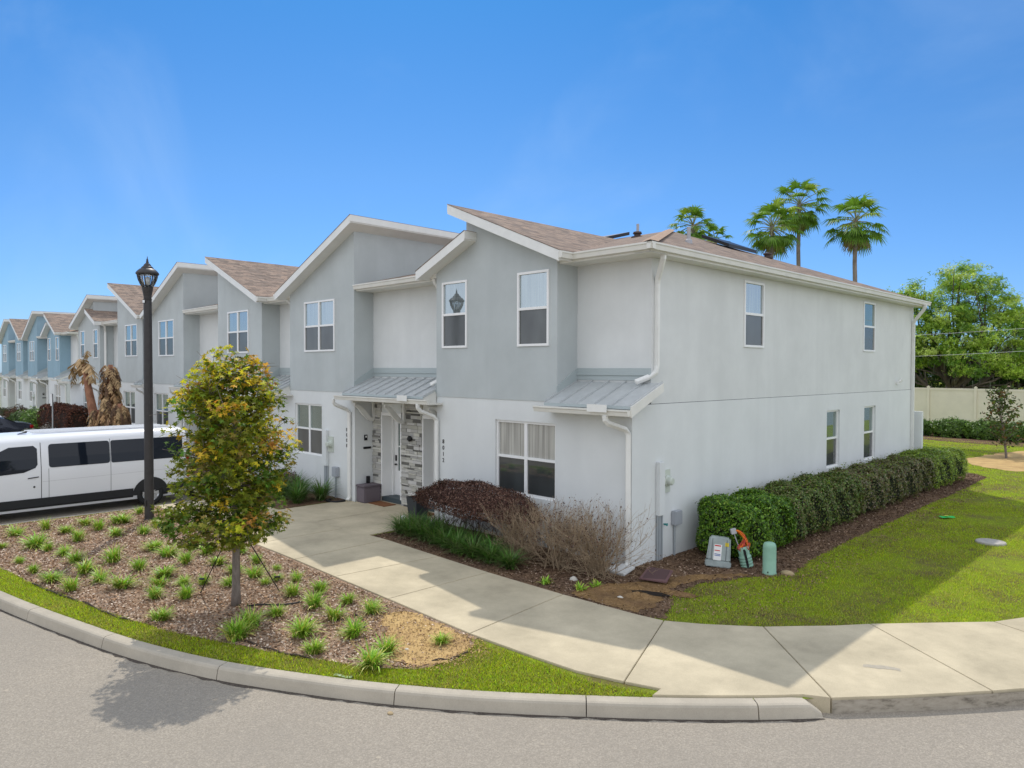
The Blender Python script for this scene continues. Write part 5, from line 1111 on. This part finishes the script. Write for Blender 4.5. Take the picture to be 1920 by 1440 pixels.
# ---------------------------------------------------------------- vehicles
M['carwhite'] = mat('white_car_paint', (.74, .75, .77), .22, 0, .5)
M['cladding'] = mat('black_cladding', (.025, .026, .028), .55)
M['tyre'] = mat('tyre_rubber', (.02, .02, .02), .85)
M['rim'] = mat('silver_wheel_cover', (.55, .56, .57), .3, .6)
M['carglass'] = mat('tinted_car_glass', (.010, .014, .022), .03, 0, .3)
M['red'] = mat('red_lens', (.35, .01, .01), .2, 0, .6)
def vehicle(name, label, cat, loc, spec, paintm, group=None, rot=0):
    """local: x across (0 centre), y length with the nose at -y, z up from the ground"""
    root = thing(name, label, cat, (0, 0, 0), group); ring = spec['ring']; zmx = ring[-1][0]; n = len(ring)
    def hw(z): return float(np.interp(z, [a for a, b in ring], [b for a, b in ring]))
    vs = []; secs = spec['sections']
    for (y, zt, zbt, sc) in secs:
        pts = [(b * sc, zbt + (a - ring[0][0]) * (zt - zbt) / (zmx - ring[0][0])) for a, b in ring]; loop = pts + [(-x, z) for x, z in reversed(pts[:-1])]
        vs += [(x, y, z) for x, z in loop]
    k = len(loop); fs = [(i * k + j, (i + 1) * k + j, (i + 1) * k + (j + 1) % k, i * k + (j + 1) % k) for i in range(len(secs) - 1) for j in range(k)]
    fs += [tuple(range(k)), tuple(range(len(vs) - 1, len(vs) - k - 1, -1))]
    s = MB(); s.add(vs, fs); body = s.build('body', paintm, root, smooth=True)
    es = body.modifiers.new('e', 'EDGE_SPLIT'); es.split_angle = rad(38)
    def side_poly(pts, m, nm, off=.006, par=root):
        for sg in (1, -1):
            bm = bmesh.new(); bm.faces.new([bm.verts.new((0, y, z)) for y, z in (pts if sg > 0 else pts[::-1])])
            for zc, _ in ring:
                bmesh.ops.bisect_plane(bm, geom=bm.verts[:] + bm.edges[:] + bm.faces[:], plane_co=(0, 0, zc), plane_no=(0, 0, 1))
            for v in bm.verts: v.co.x = sg * (hw(v.co.z) + off)
            me = bpy.data.meshes.new(nm); bm.to_mesh(me); bm.free(); finish_mesh(me, nm, m, par)
    return root, body, hw, side_poly
def wheel(root, x, y, r, sg, spokes=8):
    s = MB(); s.lathe((x, y, r), [(r * .62, -.10 * sg), (r * .95, -.10 * sg), (r, -.07 * sg), (r, .07 * sg), (r * .95, .10 * sg), (r * .66, .10 * sg), (r * .62, .06 * sg)], 28, 'x'); t = s.build('wheel', M['tyre'], root, smooth=True)
    s = MB(); s.lathe((x, y, r), [(0, .05 * sg), (r * .64, .05 * sg), (r * .64, .085 * sg), (r * .56, .07 * sg), (0, .07 * sg)], 24, 'x', col=(.2, .2, .2))
    for k in range(spokes):
        a = 2 * math.pi * k / spokes; c, q = math.cos(a), math.sin(a); s.prism([(x + .07 * sg, y + c * r * .12 - q * d, r + q * r * .12 + c * d) for d in (-.03, .03)] + [(x + .07 * sg, y + c * r * .6 - q * d, r + q * r * .6 + c * d) for d in (.05, -.05)], (.028 * sg, 0, 0))
    s.lathe((x, y, r), [(r * .16, .07 * sg), (r * .15, .11 * sg), (0, .115 * sg)], 12, 'x'); s.build('wheel_cover', M['rim'], t)
def place(root, loc, rot=0): root.location = loc; root.rotation_euler = (0, 0, rot)
# passenger van: rear towards the houses
VR = [(.22, .93), (.34, .99), (.6, 1.02), (1.0, 1.03), (1.3, 1.02), (1.55, .985), (1.95, .915), (2.06, .84), (2.13, .70), (2.17, .40), (2.18, 0)]
van, vb, hw, sp = vehicle('passenger_van', 'white passenger van with black side band and dark windows parked behind the mulch bed', 'van', None,
    dict(ring=VR, sections=[(2.78, 2.05, .35, .90), (2.74, 2.12, .30, .955), (2.6, 2.17, .24, .99), (2.2, 2.18, .22, 1), (.5, 2.18, .22, 1), (-1.0, 2.17, .22, 1), (-2.1, 2.15, .22, 1), (-2.4, 2.02, .22, .995), (-2.7, 1.75, .22, .98), (-3.0, 1.38, .22, .96), (-3.15, 1.22, .24, .93), (-3.37, 1.08, .28, .88), (-3.45, .85, .32, .82)]), M['carwhite'])
def rp(y0, y1, z0, z1, r=.07, slant=0):
    o = []
    for (cy, cz, a0) in ((y1 - r, z1 - r, 0), (y0 + r + slant, z1 - r, 90), (y0 + r, z0 + r, 180), (y1 - r, z0 + r, 270)):
        for k in range(4): a = rad(a0 + k * 30); o.append((cy + r * math.cos(a), cz + r * math.sin(a)))
    return o
# y local = world y + 5.675
sp(rp(-.75, .68, 1.30, 1.90), M['carglass'], 'side_window'); sp(rp(.71, 1.70, 1.30, 1.90, .05), M['carglass'], 'side_window'); sp(rp(1.73, 2.60, 1.30, 1.90, .07), M['carglass'], 'side_window')
sp([(-2.35, 1.16), (-1.3, 1.22), (-1.05, 1.32), (-1.0, 1.40), (-1.0, 1.80), (-1.08, 1.88), (-1.6, 1.87), (-1.95, 1.70), (-2.35, 1.36)], M['carglass'], 'door_window')
sp([(-.93, .30), (-.915, .30), (-.915, 1.95), (-.93, 1.95)], M['cladding'], 'door_seam', .002); sp([(.69, .3), (.70, .3), (.70, 1.95), (.69, 1.95)], M['cladding'], 'panel_seam', .002)
sp([(-.76, .3), (-.752, .3), (-.752, 1.28), (-.76, 1.28)], M['cladding'], 'panel_seam', .002); sp([(-.9, .95), (2.7, 1.0), (2.7, 1.008), (-.9, .958)], mat('crease_shade', (.5, .5, .52), .3), 'crease_shade', .002)  # grey strip paints the shade of the body crease; surface stays flat
sp([(-1.86, .29), (1.26, .29), (1.26, .54), (-1.86, .54)], M['cladding'], 'side_band', .012)
for sg in (1, -1):
    for (cy) in (1.715, -2.35):
        s = MB(); ang = [rad(a) for a in range(-10, 191, 12)]; o_ = [(sg * (hw(.35 + .46 * math.sin(a)) + .013), cy + .47 * math.cos(a), .35 + .46 * math.sin(a)) for a in ang]; i_ = [(sg * (hw(.35) + .014), cy + .385 * math.cos(a), .35 + .385 * math.sin(a)) for a in ang]
        s.poly(o_); s.build('arch_trim_shade', M['cladding'], van)  # flat disc: black arch trim plus wheel-well shade in its colour, no cut
    s = MB(); s.poly([(sg * (hw(.5) + .012), y, z) for y, z in ((2.16, .36), (2.70, .38), (2.70, .58), (2.14, .56))]); s.build('side_band', M['cladding'], van)
s = MB(); s.box(-.93, .93, 2.70, 2.84, .30, .52); s.build('rear_bumper', M['cladding'], van, bevel=.03)
s = MB(); s.box(-.78, .78, -3.51, -3.35, .30, .55); s.build('front_bumper', M['cladding'], van, bevel=.03)
for sg in (1, -1):
    s = MB(); s.box(sg * .90 - .05, sg * .90 + .07 if sg < 0 else .985, 2.68, 2.795, .70, 1.42) if sg > 0 else s.box(-.985, -.85, 2.68, 2.795, .70, 1.42); s.build('tail_light', M['red'], van, bevel=.015)
    s = MB(); s.box(sg * .62 - .14, sg * .62 + .14, -3.48, -3.25, .80, 1.02); s.build('headlight', M['clear'], van, bevel=.02)
    s = MB(); s.box(sg * 1.14 - .09, sg * 1.14 + .09, -2.51, -2.41, 1.15, 1.52); s.tube([(sg * .98, -2.45, 1.2), (sg * 1.08, -2.47, 1.25)], .03, 6); s.build('mirror', M['cladding'], van, bevel=.02)
    for y in (1.715, -2.35): wheel(van, sg * .915, y, .355, sg)
sp([(-1.22, 1.055), (-.98, 1.075), (-.98, 1.10), (-1.22, 1.08)], M['cladding'], 'door_handle', .02)
s = MB(); s.lathe((hw(.85) + .0, -1.08, .84), [(.025, 0), (.025, .01), (0, .011)], 10, 'x'); s.build('lock_cover', M['cladding'], van)
s = MB(); s.poly([(-.78, -2.43, 2.03), (.78, -2.43, 2.03), (.86, -2.99, 1.42), (-.86, -2.99, 1.42)]); s.build('windshield', M['carglass'], van).location = (0, -.012, .012)
s = MB(); s.box(-.7, .7, 2.775, 2.79, 1.3, 1.9); s.build('rear_window', M['carglass'], van)
s = MB()
for x in (-.5, -.25, 0, .25, .5): s.box(x - .03, x + .03, -1.0, 2.4, 2.165, 2.19)
s.build('roof_ribs', M['carwhite'], van, bevel=.008)
s = MB(); s.prism([(.40, -1.32, 2.16), (.46, -1.32, 2.16), (.46, -1.12, 2.18), (.43, -1.10, 2.23), (.40, -1.12, 2.18)], (-.02, 0, 0)); s.build('antenna', M['dark'], van)
place(van, (-14.63, -5.675, -.15))
SR = [(.18, .80), (.3, .88), (.6, .91), (.85, .90), (.95, .86), (1.2, .72), (1.38, .62), (1.43, .45), (1.45, 0)]
def sedan(label, loc, pm, group, rot=0):
    SS = [(2.3, .80, .35, .86), (2.25, .98, .25, .93), (1.9, 1.06, .2, .98), (1.55, 1.10, .18, 1), (1.1, 1.32, .18, 1), (.6, 1.44, .18, 1), (0, 1.45, .18, 1), (-.5, 1.38, .18, 1), (-.9, 1.16, .18, 1), (-1.15, 1.0, .18, 1), (-1.8, .92, .2, .98), (-2.2, .80, .25, .92), (-2.3, .62, .32, .84)]
    root, b, h, spp = vehicle('parked_car', label, 'car', None, dict(ring=SR, sections=SS), pm, group)
    for nm, pts in (('side_window', [(-.85, .93), (.02, .96), (.02, 1.33), (-.42, 1.28)]), ('side_window', [(.06, .96), (1.0, .99), (.75, 1.30), (.06, 1.34)])): spp(pts, M['carglass'], nm, .01)
    s = MB(); s.poly([(-.55, 1.14, 1.32), (.55, 1.14, 1.32), (.66, 1.60, 1.10), (-.66, 1.60, 1.10)]); s.build('rear_window', M['carglass'], root).location = (0, .02, .025)
    s = MB(); s.poly([(-.58, -.5, 1.40), (.58, -.5, 1.40), (.70, -1.12, 1.03), (-.70, -1.12, 1.03)]); s.build('windshield', M['carglass'], root).location = (0, -.02, .025)
    for sg in (1, -1):
        s = MB(); s.box(sg * .68 - .15, sg * .68 + .15, 2.16, 2.30, .74, .90); s.build('tail_light', M['red'], root, bevel=.02)
        s = MB(); s.box(sg * .62 - .15, sg * .62 + .15, -2.28, -2.1, .60, .74); s.build('headlight', M['clear'], root, bevel=.02)
        s = MB(); s.box(sg * .98 - .08, sg * .98 + .08, -.85, -.75, .95, 1.08); s.build('mirror', pm, root, bevel=.02)
        for y in (1.35, -1.4): wheel(root, sg * .82, y, .325, sg, 6)
    s = MB(); s.box(-.85, .85, 2.2, 2.36, .28, .5); s.build('rear_bumper', M['cladding'], root, bevel=.04)
    place(root, loc, rot); return root
gp = 'cars parked in front of the far houses'
sedan('dark navy sedan parked at the left edge beyond the white van', (-37.1, -4.55, -.15), mat('navy_car_paint', (.012, .016, .03), .15, .3, .6), gp)
sedan('silver white sedan with red tail lights parked beyond the dark navy sedan', (-45.0, -4.5, -.15), mat('silver_car_paint', (.62, .63, .65), .25, .3, .5), gp)
# small white sign on a grey post
sg_ = thing('parking_sign', 'small white sign on a thin grey post in front of the nearest blue house', 'sign', (-33.0, -2.1, 0))
s = MB(); s.tube([(-33.0, -2.1, 0), (-33.0, -2.1, 2.45)], .035, 8); s.build('post', mat('galvanised_post', (.36, .38, .39), .5, .5), sg_)
s = MB(); s.box(-33.15, -32.85, -2.16, -2.14, 1.85, 2.45); s.build('sign_plate', M['vinyl'], sg_, bevel=.01)

# ---------------------------------------------------------------- fence, wires
fe = thing('vinyl_fence', 'cream vinyl privacy fence running behind the far lawn and its shrubs', 'fence', (-2, 40, 0)); M['fence'] = mat('cream_vinyl', (.72, .67, .52), .5, build=paint((.72, .67, .53), .05, 1.5))
FX = [-18.53, -15.69, -12.85, -10.01, -7.17, -4.33, -1.49, 1.35, 4.19, 7.03]; fy = lambda x: 44.0 - .09 * (x + 7)
for a, b in zip(FX[:-1], FX[1:]):
    s = MB(); ya, yb = fy(a), fy(b)
    s.prism([(a + .08, ya, .06), (b - .08, yb, .06), (b - .08, yb, 2.40), (a + .08, ya, 2.40)], (0, .04, 0))
    for z0, z1 in ((2.36, 2.50), (.05, .2)): s.prism([(a + .07, ya - .03, z0), (b - .07, yb - .03, z0), (b - .07, yb - .03, z1), (a + .07, ya - .03, z1)], (0, .10, 0))
    n_ = 17
    for k in range(1, n_):
        t = k / n_; x = a + (b - a) * t; y = ya + (yb - ya) * t; s.box(x - .004, x + .004, y - .003, y, .2, 2.36)
    s.build('fence_panel', M['fence'], fe)
for x in FX:
    s = MB(); y = fy(x); s.box(x - .075, x + .075, y - .06, y + .09, 0, 2.56); s.prism([(x - .09, y - .075, 2.56), (x + .09, y - .075, 2.56), (x + .09, y + .105, 2.56), (x - .09, y + .105, 2.56)], (0, 0, .03)); s.box(x - .04, x + .04, y - .02, y + .05, 2.59, 2.64); s.build('post', M['fence'], fe)
for (za, zb_, lb) in ((6.18, 6.42, 'upper'), (4.68, 4.95, 'lower')):
    m_ = (zb_ - za) / 6.34; s = MB(); pts = [(x, 45.6, za + m_ * (x + 8.33) + .0016 * (x + 5) ** 2 - .01) for x in np.linspace(-34, 16, 26)]; s.tube(pts, .013, 5); o = s.build('power_line', mat('pale_cable', (.42, .43, .42), .6), loc=pts[0]); tag(o, f'{lb} of two pale overhead wires crossing in front of the oak', 'overhead wire', 'overhead wires before the oak')

# ---------------------------------------------------------------- utility boxes by the corner
def rotz(root, a): root.rotation_euler = (0, 0, a)
bx = thing('utility_box', 'grey plastic utility box with white warning label leaning beside the near hedge end', 'utility box', (0, 0, 0))
M['pgrey'] = mat('grey_green_plastic', (.30, .34, .33), .35, build=paint((.30, .345, .335), .2, 5))
s = MB(); s.prism([(-.235, -.15, 0), (.235, -.15, 0), (.235, .15, 0), (-.235, .15, 0)], (0, 0, .12)); s.build('base_skirt', M['pgrey'], bx, bevel=.02)
s = MB(); s.add([(-.22, -.14, .11), (.22, -.14, .11), (.22, .14, .11), (-.22, .14, .11), (-.19, -.10, .56), (.19, -.10, .56), (.19, .12, .56), (-.19, .12, .56)], [(0, 3, 2, 1), (4, 5, 6, 7), (0, 1, 5, 4), (1, 2, 6, 5), (2, 3, 7, 6), (3, 0, 4, 7)]); s.build('cover', M['pgrey'], bx, bevel=.03)
def onface(x, z, d=.004): t = (z - .11) / .45; return (x, -.14 + .04 * t - d, z)
for x in (-.14, .12):
    s = MB(); s.poly([onface(x, .14, .006), onface(x + .02, .14, .006), onface(x + .015, .52, .006), onface(x, .52, .006)]); s.build('rib', mat('dark_grey_rib', (.16, .18, .18), .5), bx)
s = MB(); q = [onface(x, z) for x, z in ((-.095, .13), (.045, .13), (.045, .42), (-.095, .42))]; s.poly(q); lb_ = s.build('warning_label', mat('label_white', (.75, .74, .72), .5), bx)
s = MB()
for z, h_, w in ((.385, .022, .11), (.30, .016, .1)): s.poly([onface(-.085, z, .007), onface(-.085 + w, z, .007), onface(-.085 + w, z + h_, .007), onface(-.085, z + h_, .007)])
s.build('red_text_band', mat('label_red', (.55, .03, .03), .5), lb_)
s = MB()
for z in (.235, .21): s.poly([onface(-.08, z, .007), onface(.03, z, .007), onface(.03, z + .012, .007), onface(-.08, z + .012, .007)])
s.build('blue_text_band', mat('label_blue', (.03, .10, .35), .5), lb_)
s = MB(); s.poly([onface(.10, .40, .006), onface(.165, .40, .006), onface(.16, .47, .006), onface(.10, .47, .006)]); s.build('yellow_sticker', mat('sticker_yellow', (.65, .50, .02), .5), bx)
bx.location = (1.05, 1.30, 0); bx.rotation_euler = (rad(-7), rad(5), rad(30))
pg = mat('pale_green_plastic', (.24, .42, .32), .45, build=paint((.25, .43, .33), .08, 6))
gp_ = thing('green_pedestal', 'pale green cylindrical utility pedestal with domed top at the lawn edge', 'utility pedestal', (0, 0, 0))
s = MB(); s.lathe((0, 0, 0), [(.02, -.02), (.125, -.02), (.125, .03), (.118, .04), (.118, .48), (.112, .53), (.095, .565), (.06, .58), (0, .585)], 28); s.build('shell', pg, gp_, smooth=True)
s = MB(); s.lathe((.03, -.117, .06), [(.012, 0), (.012, -.012), (0, -.013)], 8, 'y'); s.build('bolt', M['dark'], gp_)
gp_.location = (1.97, 1.52, 0)
op = thing('open_pedestal', 'broken open green pedestal with orange and red cables spilling out, leaning by the hedge', 'utility pedestal', (0, 0, 0))
s = MB(); pr_ = [(.02, 0), (.10, 0)]
for k in range(4): pr_ += [(.115, .015 + k * .055), (.118, .045 + k * .055), (.10, .055 + k * .055)]
pr_ += [(.10, .26), (.105, .40), (.09, .40), (.085, .28), (.01, .28)]; s.lathe((0, 0, 0), pr_, 20); s.build('base_shell', pg, op, smooth=True)
s = MB(); s.box(-.035, .0, -.125, -.10, .02, .36); s.tube([(.0, -.12, .05), (.0, -.125, .34)], .008, 5); s.build('strap', M['dark'], op)
r = np.random.default_rng(9)
for nm, colr, k0 in (('orange_cables', (.75, .19, .02), 0), ('red_cables', (.45, .05, .03), 1)):
    s = MB()
    for k in range(7):
        a = r.uniform(0, 6.28); q = [(.05 * math.cos(a), .05 * math.sin(a), .30), (.08 * math.cos(a) + .03, .06 * math.sin(a), .42), (.06 + r.normal(0, .015), r.normal(0, .02), .55), (-.01 + r.normal(0, .015), r.normal(0, .02), .68 + r.normal(0, .01)), (-.09, 0, .72)]; s.tube(catmull(q, 4), .0085, 5)
    for k in range(8):
        c = r.normal(0, .045, 3); s.tube(catmull([(c[0], c[1], .33), (c[0] + .05, c[1] + .02, .42 + c[2] * .5), (c[0] - .03, c[1] - .05, .40), (c[0], c[1], .34)], 4), .008, 5)
    s.build(nm, mat(nm, colr, .4), op)
s = MB(); s.box(-.15, -.05, -.03, .04, .66, .76); s.tube([(-.10, 0, .70), (-.085, .0, .52), (-.06, 0, .36)], .010, 6); s.build('cable_clamp', mat('grey_clamp', (.42, .42, .44), .4), op, bevel=.01)
op.location = (1.47, 1.66, 0); op.rotation_euler = (rad(-3), rad(-13), rad(45))
vc = thing('valve_box', 'purplish brown irrigation valve lid tipped up at the house corner beside the conduits', 'valve box', (.86, -.36, 0))
s = MB(); s.prism([(.62, -.62, .05), (1.08, -.46, .04), (.98, -.10, .16), (.55, -.24, .17)], (0, 0, .025)); s.build('lid', mat('purple_brown_plastic', (.13, .07, .07), .6), vc, bevel=.008)
s = MB(); s.prism([(.66, -.58, .078), (1.03, -.45, .068), (.95, -.15, .184), (.60, -.26, .194)], (0, 0, .004)); s.build('lid_panel', mat('purple_brown_dark', (.08, .045, .045), .7), vc)
r = np.random.default_rng(12); s = MB(); s.poly([(1.15 + (.30 + r.normal(0, .04)) * math.cos(a) , -1.05 + (.12 + r.normal(0, .02)) * math.sin(a) + .12 * math.cos(a), .020) for a in np.linspace(0, 6.1, 22)])
o = s.build('burrow_hole', mat('hole_shade', (.015, .01, .006), 1), loc=(1.15, -1.05, .02)); tag(o, 'dark hollow dug in the bare soil near the house corner', 'hole')  # flat near-black patch; the shade inside the hollow is painted into its colour
P_ = []; F_2 = []
for (cx, cy, w_, h_, k0) in ((1.12, -1.28, .36, .07, 0), (.85, -.95, .2, .06, 1), (1.5, -.72, .3, .05, 2), (.5, -1.35, .4, .06, 3), (1.0, -1.75, .5, .05, 4)):
    b0 = len(P_)
    for j in range(6):
        for i in range(16):
            a = i * math.pi / 8; q = j / 5; P_.append((cx + w_ * q * math.cos(a) * (1 + r.normal(0, .06)), cy + w_ * .5 * q * math.sin(a) * (1 + r.normal(0, .06)) + .2 * w_ * q * math.cos(a), .012 + h_ * (math.cos(q * 3.14) * .5 + .5) + r.normal(0, .006) * (1 - q)))
    for j in range(5):
        for i in range(16): F_2.append((b0 + j * 16 + i, b0 + j * 16 + (i + 1) % 16, b0 + (j + 1) * 16 + (i + 1) % 16, b0 + (j + 1) * 16 + i))
tag(np_mesh('soil_heaps', P_, F_2, bpy.data.materials['tan_soil'], None, (1, -1.2, 0), None, True), kind='stuff')
s = MB(); s.lathe((0, 0, 0), [(0, -.02), (.29, -.02), (.285, .03), (.27, .045), (.25, .045), (.245, .04), (0, .042)], 30); o = s.build('manhole_cover', mat('grey_concrete_lid', (.36, .34, .31), .9, build=paint((.36, .34, .31), .25, 9))); o.location = (4.22, 7.18, 0); tag(o, 'round grey concrete cover in the shaded lawn', 'manhole cover')
s = MB(); r = np.random.default_rng(4); vs = [(x * .17, y * .10 + .02 * math.sin(x * 5), .012 + .022 * (1 - abs(y)) + r.normal(0, .006)) for y in np.linspace(-1, 1, 4) for x in np.linspace(-1, 1, 6)]; s.add(vs, [(j * 6 + i, j * 6 + i + 1, (j + 1) * 6 + i + 1, (j + 1) * 6 + i) for j in range(3) for i in range(5)])
lt = thing('litter_wrapper', 'crumpled bright green and yellow snack wrapper on the shaded lawn', 'litter', (0, 0, .02)); w_ = s.build('wrapper', mat('green_foil', (.03, .5, .08), .3)); w_.parent = lt
s = MB(); s.box(-.04, .05, -.03, .03, .04, .046); w_ = s.build('yellow_print', mat('yellow_foil', (.7, .65, .05), .3)); w_.parent = w_.parent or lt
lt.location = (2.8, 9.4, .03); lt.rotation_euler = (0, 0, .9)
def rock(x, y, rx, ry, h, m, label, nm='stone', seed=1, z=.0):
    r = np.random.default_rng(seed); s = MB(); s.lathe((0, 0, 0), [(0, -.01), (.9, 0), (1, .25), (.75, .75), (.35, 1), (0, 1.02)], 11); s.v = [(a * rx * (1 + r.normal(0, .09)), b * ry * (1 + r.normal(0, .09)), c * h) for a, b, c in s.v]
    o = s.build(nm, m, smooth=True); o.location = (x, y, z); tag(o, label, 'stone'); return o
tanm = mat('tan_stone', (.38, .29, .17), .9, build=paint((.38, .29, .17), .2, 14)); palem = mat('pale_stone', (.55, .52, .46), .8)
rock(2.22, 1.72, .14, .10, .07, tanm, 'flat tan stone lying right of the green pedestal'); rock(.95, -1.6, .06, .045, .05, palem, 'small pale stone at the rim of the dug hollow', seed=2)
rock(-.25, -1.35, .07, .07, .07, palem, 'whitish stone under the bare shrubs', seed=3); rock(1.32, -6.35, .045, .03, .02, tanm, 'little tan pebble on the asphalt below the kerb joint', seed=4, z=-.148)
rock(.28, -5.35, .04, .03, .03, palem, 'small pale pebble in the sand patch', seed=5)
# porch things
db = thing('deck_box', 'grey brown resin storage box on the porch beside the door of 8008', 'storage box', (-9.15, .3, 0)); dbm = mat('mauve_grey_resin', (.15, .125, .14), .6)
s = MB(); s.box(-9.34, -8.93, .02, .56, .016, .44); s.build('bin', dbm, db, bevel=.02); s = MB(); s.box(-9.36, -8.91, .0, .58, .445, .50); s.build('lid', dbm, db, bevel=.02)
s = MB(); s.box(-9.33, -9.26, .33, .43, .50, .70); tag(s.build('lantern', M['dark'], loc=(-9.3, .38, .5), bevel=.01), 'small black lantern standing on the grey brown storage box', 'lantern')
dm = mat('coir_mat', (.20, .085, .03), 1, build=paint((.20, .085, .035), .3, 40))
for x0, x1, lb in ((-8.9, -8.15, 'brown door mat before the left door, number 8008'), (-7.05, -6.35, 'brown door mat before the right door, number 8012')):
    s = MB(); s.box(x0, x1, .12, .52, .016, .034); tag(s.build('door_mat', dm, loc=(x0, .3, .016), bevel=.005), lb, 'door mat', 'brown door mats on the shared porch')
pl = thing('planter', 'tall dark grey square planter at the porch corner left of the brown shrub', 'planter', (-6.05, -.35, 0)); s = MB(); s.add([(-6.2, -.5, .016), (-5.9, -.5, .016), (-5.9, -.2, .016), (-6.2, -.2, .016), (-6.25, -.55, .62), (-5.85, -.55, .62), (-5.85, -.15, .62), (-6.25, -.15, .62)], [(0, 3, 2, 1), (0, 1, 5, 4), (1, 2, 6, 5), (2, 3, 7, 6), (3, 0, 4, 7)]); s.box(-6.23, -5.87, -.53, -.17, .55, .58); s.build('pot', mat('charcoal_pot', (.035, .04, .045), .5), pl)
s = MB(); s.lathe((-5.95, -.85, 0), [(.0, .0), (.03, .0), (.03, .16), (.055, .17), (.06, .22), (.02, .25), (0, .25)], 12); tag(s.build('path_light', M['vinyl'], loc=(-5.95, -.85, 0)), 'little white path light in front of the dark planter', 'path light')
s = MB(); s.prism([(-.25, -.55, .01), (.25, -.55, .01), (.18, -.12, .05), (-.18, -.12, .05)], (0, 0, .05)); tag(s.build('splash_block', mat('white_splash_block', (.6, .6, .58), .8), loc=(0, -.3, 0), bevel=.01), 'white splash block under the corner downspout behind the bare shrubs', 'splash block')
s = MB(); s.tube(catmull([(-9.55, -.2, .05), (-9.62, -.45, .03), (-9.95, -.55, .03), (-10.1, -.35, .03)], 5), .03, 6); tag(s.build('drain_hose', M['dark'], loc=(-9.6, -.2, 0)), 'black corrugated hose at the foot of the 8008 downspout', 'hose')
for a, b, x, y, lb in ((.16, .1, .1, -7.05, 'left'),):
    pass
